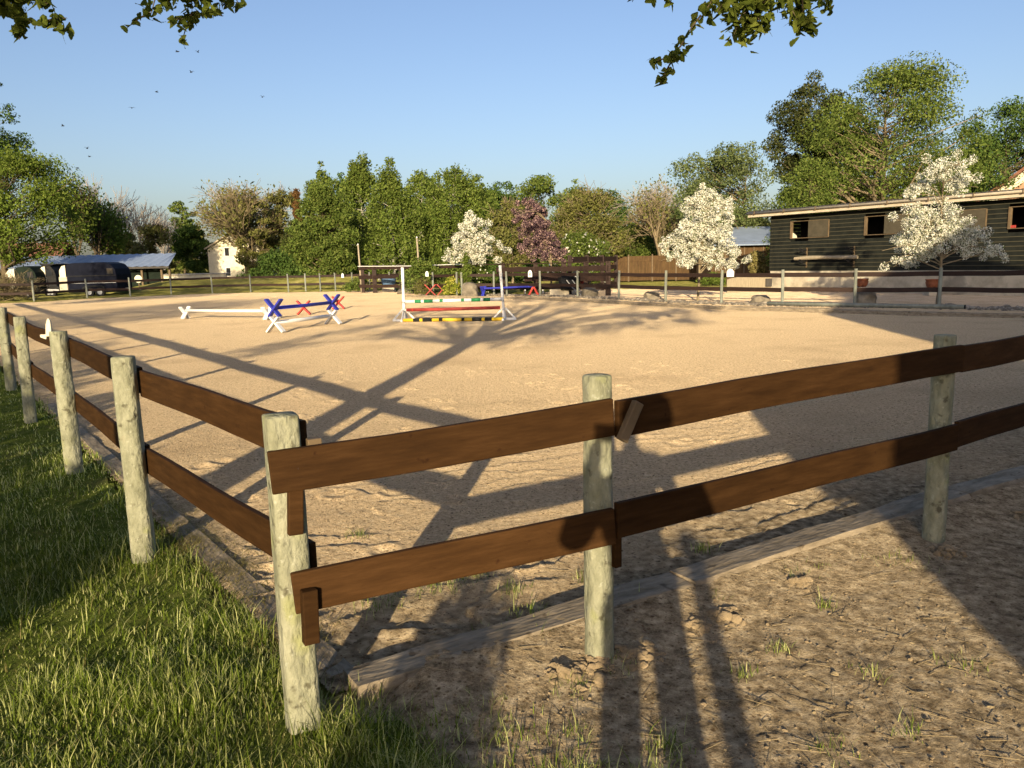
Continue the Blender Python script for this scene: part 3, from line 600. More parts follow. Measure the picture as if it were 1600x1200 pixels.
# roof: slight slope, corrugated sheets, fascia and gutter, purlin ends
rf = MB(); nx = 420; x0r, x1r = -1.15, WL + .6
for i in range(nx + 1):
    x = x0r + (x1r - x0r) * i / nx; dz = .022 * math.sin(i * math.pi / 2)
    rf.v += [(x, F_(.62), EAVE + .31 + dz), (x, F_(-4.2), EAVE + .47 + dz), (x, F_(.62), EAVE + .285 + dz), (x, F_(-4.2), EAVE + .445 + dz)]
for i in range(nx):
    q = i * 4; rf.f += [(q, q + 4, q + 5, q + 1), (q + 2, q + 3, q + 7, q + 6), (q, q + 2, q + 6, q + 4)]
roof_o = rf.build('roof', M['roofdark'], st)
b = MB(); b.box(((x0r + x1r) / 2, F_(.50), EAVE + .15), (x1r - x0r, .04, .24)); b.box((x0r + .02, F_(-1.85), EAVE + .22), (.04, 4.7, .22), 0, 0, R(-1.9 * fs)); b.build('fascia', M['fascia'], roof_o)
b = MB()
b.tube([(x0r, F_(.585), EAVE + .225), (x1r, F_(.585), EAVE + .225)], .062, 10); b.build('gutter', M['fascia'], roof_o, smooth=True)
b = MB()
for k in range(14): b.box((x0r + .5 + k * 1.8, F_(.585), EAVE + .225), (.04, .15, .15))
b.build('gutter_bracket', M['frame'], roof_o)
b = MB(); b.box(((x0r + x1r) / 2, F_(.22), EAVE + .045), (x1r - x0r, .52, .03)); b.build('soffit', M['clad'], roof_o)
# log on two wall brackets
lx0, lx1 = wx(1250), wx(1348)
lb = [wx(1262), wx(1336)]
for k, x in enumerate(lb):
    br = empty('wall_bracket', (*(W0 + Wd * x + Wn * .04), 0), ('black iron saddle bracket near the stable corner' if k == 0 else 'black iron saddle bracket below the second hatch window'), 'bracket', 'brackets carrying the log', math.atan2(Wd[1], Wd[0]))
    b = MB(); b.box((0, F_(.02), 1.62), (.06, .04, .95)); b.build('back_plate', M['frame'], br)
    for z in (1.98, 1.45):
        b = MB(); b.beam((0, F_(.03), z - .22), (0, F_(.52), z), .05, .05); b.beam((0, F_(.03), z), (0, F_(.55), z + .01), .05, .05); b.tube([(-.12, F_(.52), z + .02), (-.06, F_(.50), z + .07), (.06, F_(.50), z + .07), (.12, F_(.52), z + .02)], .02, 6); b.build('bracket_arm', M['black'], br)
lg = empty('log', (*(W0 + Wd * lx0 + Wn * .38), 1.58), 'pale rough log lying across the two black wall brackets', 'log', None, math.atan2(Wd[1], Wd[0])); L_ = lx1 - lx0
b = MB(); b.tube([(L_ * t, .03 * math.sin(7 * t), .02 * math.sin(5 * t) + .04 * t) for t in np.linspace(0, 1, 12)], [.075 + .02 * random.random() for _ in range(12)], 9); b.build('trunk_pole', M['palewood'], lg)
# ---- ramp boards, pots, boulders by the yard
rp = empty('low_board_wall', v3(at(1136, 440, 38.5), 0), 'low pale wall of upright boards left of the stable plinth', 'wall'); rp.location.z = 0
p0, p1 = at(1134, 440, 38.5), at(1204, 440, 39.6); d = p1 - p0; L_ = math.hypot(d[0], d[1]); rp.rotation_euler = (0, 0, math.atan2(d[1], d[0]))
b = MB()
for k in range(int(L_ / .11)): b.box((.055 + k * .11, 0, .33 + .06 * min(1, k / 8) + random.uniform(-.01, .01)), (.102, .03, .66 + .12 * min(1, k / 8)))
b.build('boards', M['palewood'], rp)
b = MB(); b.box((L_ - .25, -.06, .42), (.36, .08, .40)); b.build('hatch', M['roofdark'], rp)
def pot(px, py, Y, label, s=1.0):
    r_ = empty('flower_pot', v3(at(px, py, Y), .3), label, 'flower pot', 'terracotta pots by the plinth')
    b = MB(); b.lathe([(.16 * s, 0), (.22 * s, .08 * s), (.26 * s, .22 * s), (.24 * s, .30 * s), (.27 * s, .32 * s), (.27 * s, .36 * s), (.22 * s, .36 * s), (.20 * s, .28 * s)], (0, 0, 0), 18); b.build('pot', M['terra'], r_, smooth=True)
    b = MB(); b.lathe([(.20 * s, .27 * s), (.02, .29 * s)], (0, 0, 0), 12); b.build('earth', M['inside'], r_)
    b = MB(); b.box((0, 0, -.15), (.5, .5, .30)); b.build('stone_block', M['concrete'], r_, bevel=.02)
pot(1347, 440, 34.5, 'glossy terracotta pot in sun at the foot of the stable'); pot(1457, 440, 31.8, 'shaded terracotta pot behind the white-blossom tree')
def boulder(px, py, w_, h_, label, seed, mat='boulder', Y=None):
    p = gnd(px, py); r_ = w_ / 2; bm = bmesh.new(); bmesh.ops.create_icosphere(bm, subdivisions=4, radius=1)
    g_ = np.random.default_rng(seed); ph = g_.uniform(0, 60)
    for v in bm.verts:
        c_ = v.co.copy(); nn = float(fbm(np.array([c_.x * 1.3 + ph]), np.array([c_.y * 1.3 + c_.z * 2.1]), 4, seed)[0]) - .5
        k = 1 + .5 * nn; c_ = Vector((max(-.82, min(.82, c_.x)), max(-.8, min(.8, c_.y)), max(-.6, min(.78, c_.z)))) * k
        v.co = Vector((c_.x * r_ * 1.2, c_.y * r_ * 1.0, c_.z * h_ * .8 + h_ * .40))
    me = bpy.data.meshes.new('boulder'); bm.to_mesh(me); bm.free(); me.polygons.foreach_set('use_smooth', [True] * len(me.polygons)); me.materials.append(M[mat])
    o = bpy.data.objects.new('boulder', me); COL.objects.link(o); o.location = v3(p, -.02); o.rotation_euler = (0, 0, g_.uniform(-.3, .3)); return tag(o, label, 'boulder', 'boulders along the stony edge')
boulder(735, 464, .75, .72, 'tall grey boulder standing beside the yellow flowering bush', 3)
boulder(921, 464, .70, .46, 'rounded tan boulder with a dark side beside the brown pen', 8)
boulder(1018, 468, .56, .36, 'tan boulder between two grey posts left of the white sapling', 12)
boulder(1188, 474, .62, .32, 'low flat tan boulder in the sunlit stony edge', 15)
boulder(1352, 478, .62, .46, 'dark mossy boulder close behind a grey post below the stable', 21)
boulder(634, 459, .95, .30, 'pale flat rock behind the white jump stand', 23)
# pale pole on the ground
pq, pr = gnd(1199, 482.5), gnd(1508, 489.5)
o = empty('ground_pole', v3(pq, .13), 'long pale grey pole lying on the edging below the stable', 'pole', None, math.atan2((pr - pq)[1], (pr - pq)[0]))
L_ = float(np.hypot(*(pr - pq)[:2])); b = MB(); b.tube([(0, 0, .05), (L_ * .5, 0, .045), (L_, 0, .05)], .06, 12); b.build('tube', M['post_far'], o, smooth=True)
b = MB(); b.tube([(L_ - .03, 0, .05), (L_ + .003, 0, .05)], .061, 12); b.build('end_cap', M['black'], o)
# pebbles of the stony edge
V = []; Fq = []
ico = bmesh.new(); bmesh.ops.create_icosphere(ico, subdivisions=2, radius=1); iv = np.array([v.co[:] for v in ico.verts]); ifc = np.array([[v.index for v in f.verts] for f in ico.faces]); ico.free()
def scatter_stones(name, pts, sz, mat, flat=.6, z0=0.0, seed=3):
    g_ = np.random.default_rng(seed); n = len(pts); s = sz * np.exp(g_.normal(0, .35, n)); sc = np.stack([s * g_.uniform(.8, 1.4, n), s * g_.uniform(.7, 1.1, n), s * flat * g_.uniform(.7, 1.2, n)], -1)
    ph_ = g_.uniform(0, 60, (n, 1)); P = iv[None] * (1 + .9 * (fbm(iv[None, :, 0] * 1.6 + ph_ + iv[None, :, 2], iv[None, :, 1] * 1.6 + ph_, 3, seed)[..., None] - .5)) * sc[:, None]; a = g_.uniform(0, 6.28, n)[:, None]
    X = P[..., 0] * np.cos(a) - P[..., 1] * np.sin(a); Y_ = P[..., 0] * np.sin(a) + P[..., 1] * np.cos(a)
    V_ = np.stack([X + pts[:, :1], Y_ + pts[:, 1:2], P[..., 2] + z0 + (pts[:, 2:3] if pts.shape[1] > 2 else 0)], -1).reshape(-1, 3)
    F2 = (ifc[None] + (np.arange(n) * len(iv))[:, None, None]).reshape(-1, 3)
    return np_mesh(name, V_, F2, M[mat])
pts = []
rps = [p for p in rightp]
for i in range(len(rps) - 1):
    L_ = np.hypot(*(rps[i + 1] - rps[i])); n = int(L_ * 75)
    t = rng.uniform(0, 1, n); off_ = rng.normal(.05, .30, n); q = rps[i][None] + (rps[i + 1] - rps[i])[None] * t[:, None]; q = q * (1 + off_ / np.hypot(q[:, 0], q[:, 1]))[:, None]; pts.append(q)
tag(scatter_stones('pebbles', np.concatenate(pts), .055, 'pebble', .7, .02), 'grey and tan pebbles strewn along the stony edge', 'pebbles', kind='stuff')

# ================================================================ LEFT: OPEN SHED, TRAILERS, HOUSES
def px2(px, Y): return at(px, 415, Y)[0]
cs = empty('open_shed', (px2(20, 66), 66, 0), 'long open-fronted shed with a blue-grey metal roof behind the trailers', 'shed')
X0, X1 = -22.0, px2(268, 66) - px2(20, 66)
b = MB(); nx = 200
for i in range(nx + 1):
    x = X0 + (X1 - X0) * i / nx; dz = .03 * math.sin(i * math.pi / 2); xr = min(x, X1 - 1.3)
    b.v += [(x, -.6, 2.03 + dz), (xr, 4.2, 3.15 + dz), (min(x, X1 - 4.4), 9, 2.0 + dz)]
for i in range(nx):
    q = i * 3; b.f += [(q, q + 3, q + 4, q + 1), (q + 1, q + 4, q + 5, q + 2)]
b.f.append((nx * 3, nx * 3 + 2, nx * 3 + 1)); rf = b.build('roof', M['roofmetal'], cs)
b = MB(); b.box(((X0 + X1) / 2, -.58, 1.93), (X1 - X0, .05, .16)); b.build('fascia', M['roofdark'], rf)
b = MB(); xw0, xw1 = px2(186, 66) - px2(20, 66), px2(233, 66) - px2(20, 66); 
b.box(((X0 + xw0) / 2 - .3, 1.0, .95), (xw0 - X0 - .6, .1, 1.9)); b.box(((xw1 + xw0) / 2 + .35, .9, .95), (xw1 - xw0 + .7, .1, 1.9)); b.build('wall', M['dgreen'], cs)
b = MB(); xc = px2(185.5, 66) - px2(20, 66)
for sx in (-.36, .36): b.box((xc + sx, .80, 1.25), (.09, .08, .78))
for sz in (.9, 1.6): b.box((xc, .80, sz), (.81, .08, .09))
wf = b.build('window', M['white'], cs); b = MB(); b.box((xc, .84, 1.25), (.64, .03, .64)); b.build('pane', M['glass'], wf)
for px in (220, 251, 263.5):
    b = MB(); b.box((px2(px, 66) - px2(20, 66), .1, 1.0), (.16, .16, 2.0)); b.build('post', M['frame'], cs)
ds = empty('round_sign', (px2(214, 62), 62, 0), 'round cream sign board on a short post beneath the blue-grey roof', 'sign')
b = MB(); b.tube([(0, 0, 1.05), (0, .04, 1.05)], .30, 18); o = b.build('board', M['cream'], ds); o.rotation_euler = (0, 0, 0)
o.data.transform(Matrix.Translation((0, 0, 0)))
b = MB(); b.beam((0, .06, 0), (0, .06, 1.2), .06, .06); b.build('post', M['frame'], ds)
# horse trailers (rounded front at +x, slatted tailboard and cream top opening at -x)
def trailer(x0, x1, Y, top, mat, label, tail_w):
    L_ = x1 - x0; t = empty('horse_trailer', (x0, Y, 0), label, 'trailer', None, R(-2)); W_ = 2.0
    prof = [(tail_w, .30), (L_ - .15, .30), (L_, .48), (L_, top - .85), (L_ - .10, top - .45), (L_ - .38, top - .12), (L_ - .85, top), (tail_w + .5, top - .02), (tail_w + .08, top - .08), (tail_w, top - .2)]
    b = MB(); b.prism(prof, Matrix.Translation((0, W_ / 2, 0)), W_); body = b.build('body', M[mat], t, bevel=.05)
    for z in (1.42, .95, .52):
        b = MB(); b.box(((tail_w + L_) / 2, -.03, z), (L_ - tail_w - .1, .04, .05)); b.build('trim_rail', M['black' if z != .95 else 'steel'], body)
    b = MB(); b.box((L_ - .42, -.02, top - .62), (.42, .04, .42)); b.build('side_window', M['glass'], body, bevel=.02)
    b = MB()
    for x in (L_ * .52, L_ * .70):
        b = MB(); b.tube([(0, -.05, 0), (0, .14, 0)], .31, 20); wh = b.build('wheel', M['rubber'], t); wh.location = (x, 0, .31)
        b = MB(); b.tube([(0, -.07, 0), (0, -.04, 0)], .16, 14); b.build('rim', M['steel'], wh)
    b = MB(); c_ = L_ * .61; b.prism([(c_ - .85, .40), (c_ - .75, .66), (c_ - .55, .76), (c_ + .55, .76), (c_ + .75, .66), (c_ + .85, .40), (c_ + .78, .40), (c_ + .5, .69), (c_ - .5, .69), (c_ - .78, .40)], Matrix.Translation((0, -.03, 0)), .22); b.build('mudguard', M['black'], t)
    # rear end, turned slightly towards the sun
    b = MB(); b.prism([(tail_w * .25, 1.35), (tail_w - .04, 1.35), (tail_w - .04, top - .16), (tail_w * .55, top - .22), (tail_w * .25, top - .5)], Matrix.Translation((0, .02, 0)), .06); b.build('rear_hood', M['cream'], t)
    b = MB()
    for k in range(7): b.box((tail_w * .2 + k * tail_w * .125, 0, .90), (tail_w * .075, .06, .92))
    b.box((tail_w * .6, .05, .9), (tail_w * .95, .04, .95)); b.build('tailboard', M['cream'], t)
    b = MB(); b.beam((L_, W_ / 2, .5), (L_ + 1.1, W_ / 2, .45), .1, .1); b.build('drawbar', M['steel'], t)
    return t
trailer(px2(88, 53.5), px2(182, 53.5), 53.5, 2.32, 'navy', 'dark navy horse trailer with two axles parked by the far-left fence', .62)
trailer(px2(57, 56), px2(86, 56), 56, 2.30, 'black', 'short black horse trailer with cream slatted tailboard, squeezed beside the navy one', .62)
trailer(px2(2, 55), px2(56, 55), 55, 2.18, 'dgreen', 'dark green horse trailer with pale tail, outermost by the left edge', .9)
# houses
wh = empty('house', (px2(374, 100), 100, 0), 'white gabled house gleaming behind the budding brown tree', 'house', None, R(8)); wh.scale = (.86, .86, .86)
b = MB(); b.prism([(-4.3, 0), (4.6, 0), (4.6, 5.0), (.1, 7.6), (-4.3, 5.0)], Matrix.Translation((0, 4, 0)), 8); b.build('wall', M['cream'], wh)
b = MB()
for s in (-1, 1): b.beam((s * 4.75 + .1, 3.9, 4.85), (.1, 3.9, 7.75), 8.8, .18)
rfo = b.build('roof', M['fascia'], wh); b = MB(); b.box((.6, 4, 7.8), (.7, .7, 1.6)); b.build('chimney', M['tiles'], rfo)
for x, z in ((-1.6, 4.4), (1.9, 4.4), (-1.6, 1.5), (1.9, 1.5)):
    b = MB(); b.box((x, -.03, z), (.72, .1, 1.3)); o = b.build('window', M['white'], wh); b = MB(); b.box((x, -.07, z), (.58, .06, 1.15)); b.build('pane', M['glass'], o)
ww = empty('garden_wall', (px2(285, 88), 88, 0), 'low white wall with grey coping behind the back fence', 'wall', None, R(3))
b = MB(); b.box((0, 0, .55), (9.5, .3, 1.1)); b.build('wall', M['cream'], ww); b = MB(); b.box((0, .3, 1.16), (9.7, 1.2, .1), 0, 0, R(4)); b.build('coping', M['concrete'], ww)
bh = empty('house', (px2(10, 92), 92, 0), 'dark brown-roofed house peeping under the bright maple at the left edge', 'house')
b = MB(); b.prism([(-12, 0), (5, 0), (5, 2.6), (-12, 2.6)], Matrix.Translation((0, 4, 0)), 8); b.build('wall', M['peach'], bh)
b = MB(); b.beam((-12, 2, 3.6), (5.4, 2, 3.6), .2, 5.2, (0, 1, .75)); b.beam((-12, 6, 3.6), (5.4, 6, 3.6), .2, 5.2, (0, -1, .75)); b.build('roof', M['tiles'], bh)
gh = empty('house', (43.5, 60, 0), 'peach brick gable end rising behind the stable roof at the right edge', 'house', None, R(-37))
b = MB(); b.prism([(-6.6, 0), (6.6, 0), (6.6, 5.9), (0, 11.0), (-6.6, 5.9)], Matrix.Translation((0, 5, 0)), 10); b.build('wall', M['peach'], gh)
b = MB()
for s in (-1, 1): b.beam((s * 7.1, 4.7, 5.62), (0, 4.7, 11.2), 11, .2)
b.build('roof', M['tiles'], gh)
b = MB()
for s in (-1, 1): b.beam((s * 6.6, -.06, 5.55), (0, -.06, 10.68), .12, .75, (0, 0, 1))
b.build('bargeboard', M['cream'], gh)
bs = empty('shed', (px2(1175, 52), 52, 0), 'brown timber shed with blue-grey roof behind the black stable corner', 'shed')
b = MB(); b.box((.3, 2, 1.35), (6, 4, 2.7)); b.build('wall', M['panelwood'], bs); b = MB()
for k in range(9): b.box((-2.4 + k * .62, -.04, 1.35), (.07, .06, 2.7))
b.build('batten', M['frame'], bs)
b = MB(); b.box((.3, 2, 3.15), (7, 5.4, .08), 0, 0, R(14)); b.build('roof', M['roofmetal'], bs)
# panel fence at the lawn
pf_ = empty('panel_fence', (px2(945, 62), 62, 0), 'brown close-boarded panel fence beyond the sunlit lawn', 'fence', None, R(-3)); xa, xb = 0, px2(1165, 62) - px2(945, 62)
np_ = 6; pwid = (xb - xa) / np_
for k in range(np_):
    b = MB(); n = 14
    for j in range(n): b.box((k * pwid + (j + .5) * pwid / n, (j % 2) * .02, 1.0 + .03 * math.sin(k)), (pwid / n * .96, .02, 1.9))
    for z in (.4, 1.6): b.box(((k + .5) * pwid, -.04, z), (pwid * .98, .04, .08))
    b.build('panel', M['panelwood'], pf_)
for k in range(np_ + 1):
    b = MB(); b.box((k * pwid, -.06, 1.05), (.10, .10, 2.1)); b.build('post', M['frame'], pf_)
# ================================================================ CENTRE: DARK PENS AND CLUTTER BEHIND THE FENCE
def pen(label, pts, posts, rails_, hp):
    o0 = np.array(pts[0]); f_ = empty('timber_pen', v3(o0, 0), label, 'pen'); L = lambda p, z: (float(p[0] - o0[0]), float(p[1] - o0[1]), z)
    a_, b_ = np.array(pts[0]), np.array(pts[1])
    for t, w_ in posts:
        b = MB(); b.box((0, 0, hp / 2), (w_, .14, hp)); o = b.build('post', M['rail_dark'], f_, bevel=.01); o.location = L(a_ + (b_ - a_) * t, 0)
    for z, h_, t0, t1 in rails_:
        rail(f_, L(a_ + (b_ - a_) * t0 + np.array([0, -.09]), z), L(a_ + (b_ - a_) * t1 + np.array([0, -.09]), z), h_, .05, M['rail_dark'], seed=int(z * 99))
    return f_, L
pa_, pb_ = np.array([px2(560, 50), 50.0]), np.array([px2(724, 45.5), 45.5])
f_, L = pen('dark brown heavy post-and-rail pen left of the yellow bush', (pa_, pb_), [(0.04, .2), (.16, .26), (.42, .2), (.70, .2), (1, .22)], [(1.52, .15, 0, 1), (.98, .22, 0, 1), (.42, .20, 0, 1)], 1.72)
b = MB(); b.tube([L(pa_ + np.array([0, -.2]), 1.66), L((pa_ + pb_) / 2 + np.array([0, -.2]), 1.62), L(pb_ + np.array([0, -.2]), 1.66)], .022, 6); b.build('white_tape', M['white'], f_)
pa2, pb2 = np.array([px2(724, 43.5), 43.5]), np.array([px2(950, 38.3), 38.3])
f_, L = pen('dark brown pen with wire top behind the purple-pink tree', (pa2, pb2), [(0, .18), (.30, .2), (.53, .22), (.72, .24), (.86, .2), (1, .24)], [(1.62, .05, 0, 1), (1.32, .26, .25, 1), (.86, .30, .45, 1), (.40, .24, 0, 1)], 1.66)
pa3, pb3 = np.array([px2(890, 40.5), 40.5]), np.array([px2(1000, 52), 52.0])
pen('tall dark boarded screen between the pink tree and the panel fence', (pa3, pb3), [(0, .2), (.2, .2), (.4, .2), (.6, .2)], [(1.78, .28, 0, .62), (1.30, .26, 0, .62), (.80, .24, 0, .62), (.32, .22, 0, .62)], 2.0)
for k, (px, top, bot, lab) in enumerate(((563, 382, 452, 'tall thin pale pole at the left end of the brown pen'), (655, 371, 450, 'tall thin pale pole in front of the dark birches'))):
    Yp = 50 - k * 2; z1 = at(px, top, Yp)[2]; o = empty('tall_pole', (px2(px, Yp), Yp, 0), lab, 'pole', 'tall thin poles by the pen')
    b = MB(); b.tube([(0, 0, 0), (-.03, 0, z1 * .5), (-.08, 0, z1)], [.07, .06, .05], 8); b.build('shaft', M['palewood'], o, smooth=True); b = MB(); b.tube([(-.08, 0, z1 - .01), (-.08, 0, z1 + .05)], [.055, .03], 8); b.build('tip', M['white'], o)
q0, q1 = gnd(754, 462), gnd(833, 459); q0, q1 = np.array([px2(754, 40.6), 40.6, 0]), np.array([px2(833, 39.9), 39.9, 0])
dd = (q1 - q0)[:2]; Lq = float(np.hypot(*dd)); tr = empty('trestle', q0, 'blue rail on one blue and one red trestle end in the stony bed', 'trestle', None, math.atan2(dd[1], dd[0]))
xleg(tr, 0, .5, .5, .25, 'blue'); b = MB(); b.tube([(0, 0, .40), (Lq, 0, .47)], .05, 8); b.build('rail', M['blue'], tr)
b = MB()
for s in (-1, 1): b.beam((Lq, 0, .48), (Lq + s * .25, -.02, .02), .08, .09)
b.build('red_end', M['red'], tr)
for px, lab in ((671, 'worn red crossed jump end left of the grey post by the yellow bush'), (690, 'worn red crossed jump end touching the yellow bush')):
    o = empty('jump_end', (px2(px, 42.6), 42.6, 0), lab, 'jump end', 'spare red jump ends', R(90)); xleg(o, 0, .6, .62, .3, 'oldred')
o = empty('blue_tub', (px2(606, 50.8), 50.8, .42), 'pale blue plastic tub seen between the dark pen rails', 'tub')
b = MB(); b.lathe([(.40, 0), (.52, .45), (.56, .47), (.56, .50), (.50, .50), (.40, .08)], (0, 0, 0), 18); b.build('tub', surf('pale_blue_plastic', [(0.3, (.10, .19, .34)), (0.7, (.16, .27, .45))], scale=3), o, smooth=True)
b = MB(); b.tube([(-.52, 0, .46), (-.62, 0, .40), (-.62, 0, .3), (-.48, 0, .25)], .02, 6); b.build('handle', M['white'], o)
b = MB(); b.box((0, 0, -.21), (.8, .8, .42)); b.build('block_base', M['concrete'], o)
for k, px in enumerate((834, 862)):
    Yb = 43.0 - k * .6; o = empty('bench', (px2(px, Yb), Yb, 0), ('white slatted garden bench under the letter board' if k == 0 else 'white slatted garden bench behind the sapling trunk'), 'bench', 'white garden benches in the pen')
    for z, y in ((.75, .25), (.98, .28), (.46, -.1)):
        b = MB(); b.box((0, y, z), (1.1, .08, .09)); b.build('slat', M['white'], o)
    for sx in (-.5, .5):
        b = MB(); b.box((sx, .05, .23), (.06, .4, .46)); b.build('leg', M['white'], o)
for k, (px, w_) in enumerate(((867, .55), (881, .42))):
    o = empty('stone_block', (px2(px, 38.9), 38.9, 0), ('grey concrete block beside the sapling trunk' if k == 0 else 'smaller concrete block next to the wheelbarrow'), 'block', None, .1 * k)
    b = MB(); b.box((0, 0, .17), (w_, .4, .34 - .05 * k)); b.build('block', M['concrete'], o, bevel=.02)
wb = empty('wheelbarrow', (px2(888, 38.4), 38.4, 0), 'black tipped-up wheelbarrow leaning by the brown pen with pale handles', 'wheelbarrow', None, R(20))
b = MB(); b.prism([(-.32, .35), (.30, .30), (.42, .95), (.1, 1.1), (-.42, .95)], Matrix.Rotation(R(-12), 4, 'X'), .35); b.build('tray', M['black'], wb, bevel=.03)
b = MB(); b.tube([(-.2, -.2, .8), (.1, -.3, .4), (.5, -.35, .05)], .025, 6); b.tube([(.1, -.2, .8), (.4, -.25, .4), (.62, -.3, .1)], .025, 6); b.build('handle', M['steel'], wb)
b = MB(); b.tube([(.0, -.05, 0), (.0, .07, 0)], .2, 14); o = b.build('wheel', M['rubber'], wb); o.location = (.28, -.22, 1.02); b = MB(); b.tube([(0, -.07, 0), (0, -.05, 0)], .09, 10); b.build('hub', M['white'], o)
o = empty('bucket', (px2(912, 40), 40, .55), 'red bucket hanging at the dark pen rail beside a grey post', 'bucket')
b = MB(); b.lathe([(.16, 0), (.24, .36), (.25, .38), (.21, .37), (.15, .05)], (0, 0, 0), 14); b.build('pail', M['oldred'], o, smooth=True); b = MB(); b.tube([(-.24, 0, .36), (-.15, 0, .52), (0, 0, .57), (.15, 0, .52), (.24, 0, .36)], .01, 6); b.build('handle', M['steel'], o)
# birds
for k, (px, py) in enumerate(((277, 81), (309, 81.5), (299, 113), (245, 144), (206, 169), (98, 197), (136, 232), (140, 245), (121, 263), (410, 152), (346, 25))):
    Yb = 42 + (k * 7) % 13; c = at(px, py, Yb); o = empty('bird', c, 'tiny dark flying bird in the blue sky above the left trees', 'bird', 'birds flying over the left trees', k * 1.3)
    b = MB(); b.tube([(-.10, 0, 0), (-.04, 0, .01), (.04, 0, .01), (.09, 0, .015), (.12, 0, .01)], [.008, .025, .03, .018, .004], 8); b.build('body', M['black'], o)
    for s in (-1, 1):
        b = MB(); dz = .03 + .05 * ((k * 3) % 4) / 3; b.prism([(-.03, 0), (.03, 0), (.0, .0)], Matrix.Identity(4), .001) if False else None
        b.add([(.035, 0, .015), (-.03, 0, .015), (-.03, s * .08, .015 + dz), (.02, s * .09, .018 + dz), (-.05, s * .19, .01 + dz * .6), (.035, 0, .023), (-.03, 0, .021), (-.03, s * .08, .020 + dz), (.02, s * .09, .024 + dz)], [(0, 1, 2, 3), (3, 2, 4), (5, 8, 7, 6), (8, 4, 7), (0, 3, 8, 5), (1, 6, 7, 2), (3, 4, 8), (2, 7, 4)]); b.build('wing', M['black'], o)

# ================================================================ TREES
def prisms(P0, P1, R0, R1, n=4):
    P0 = np.asarray(P0, float); P1 = np.asarray(P1, float); d = P1 - P0; L = np.linalg.norm(d, axis=1, keepdims=True) + 1e-9; d = d / L
    ref = np.where(np.abs(d[:, 2:3]) < .9, np.array([[0, 0, 1.0]]), np.array([[1.0, 0, 0]])); s = np.cross(d, ref); s /= np.linalg.norm(s, axis=1, keepdims=True); u = np.cross(s, d)
    a = 2 * np.pi * np.arange(n) / n; ring = s[:, None] * np.cos(a)[None, :, None] + u[:, None] * np.sin(a)[None, :, None]
    V = np.concatenate([P0[:, None] + ring * np.asarray(R0)[:, None, None], P1[:, None] + ring * np.asarray(R1)[:, None, None]], 1)
    k = np.arange(n); F = np.stack([k, (k + 1) % n, (k + 1) % n + n, k + n], -1)
    return V.reshape(-1, 3), (F[None] + (np.arange(len(P0)) * 2 * n)[:, None, None]).reshape(-1, 4)
def leaves(Cn, size, g_, up=None, aspect=.55, out=None):
    n = len(Cn); nr = g_.normal(size=(n, 3)); 
    if out is not None: nr = nr + out
    nr /= np.linalg.norm(nr, axis=1, keepdims=True); t = g_.normal(size=(n, 3)); u = np.cross(nr, t); u /= np.linalg.norm(u, axis=1, keepdims=True); v = np.cross(nr, u)
    s = size * np.exp(g_.normal(0, .28, n))[:, None]
    V = np.stack([Cn - u * s * .5, Cn + v * s * aspect * .5 - u * s * .05, Cn + u * s * .5, Cn - v * s * aspect * .5 - u * s * .05], 1)
    return V.reshape(-1, 3), np.arange(n * 4).reshape(-1, 4)
def branch_net(base, H, tr, targets, g_, zlow, wob=.04):
    """trunk + one bent limb to every target: lists of segments"""
    P0, P1, R0, R1 = [], [], [], []
    k = 9; zs = np.linspace(-.1, H, k); tx = np.cumsum(g_.normal(0, wob, k)) * H * .12; ty = np.cumsum(g_.normal(0, wob, k)) * H * .12; tx -= tx[1]; ty -= ty[1]
    rad = tr * (1 - .86 * np.linspace(0, 1, k)) ; rad[0] *= 1.5
    T = np.stack([tx, ty, zs], -1)
    for i in range(k - 1): P0.append(T[i]); P1.append(T[i + 1]); R0.append(rad[i]); R1.append(rad[i + 1])
    for c in targets:
        hd = math.hypot(c[0], c[1]); z = max(zlow * .8, min(c[2] - hd * g_.uniform(.35, .75), H * .96)); z = max(.35, z)
        s = np.array([np.interp(z, zs, tx), np.interp(z, zs, ty), z]); rs = float(np.interp(z, zs, rad)) * g_.uniform(.32, .55); L = np.linalg.norm(c - s)
        mid = s * .5 + c * .5 + np.array([*g_.normal(0, .07, 2), g_.normal(-.05, .06)]) * L
        for a_, b_, ra, rb in ((s, mid, rs, rs * .62), (mid, c, rs * .62, rs * .28)): P0.append(a_); P1.append(b_); R0.append(ra); R1.append(rb)
    return P0, P1, R0, R1
SHAPE = {'round': lambda t: np.sqrt(np.clip(1 - (2 * t - 1) ** 2, .04, 1)) , 'spread': lambda t: np.clip(1.1 - .75 * t ** 2.2, .15, 1) * np.clip(.45 + 3 * t, 0, 1),
         'birch': lambda t: np.clip(1.05 - t ** 3.2, .14, 1) * np.clip(.70 + 1.5 * t, 0, 1), 'cone': lambda t: np.clip(1 - t, .05, 1), 'bush': lambda t: np.sqrt(np.clip(1 - t ** 2, .05, 1)),
         'flower': lambda t: np.clip(1.0 - .80 * t, .12, 1) * np.clip(.40 + 4 * t, 0, 1)}
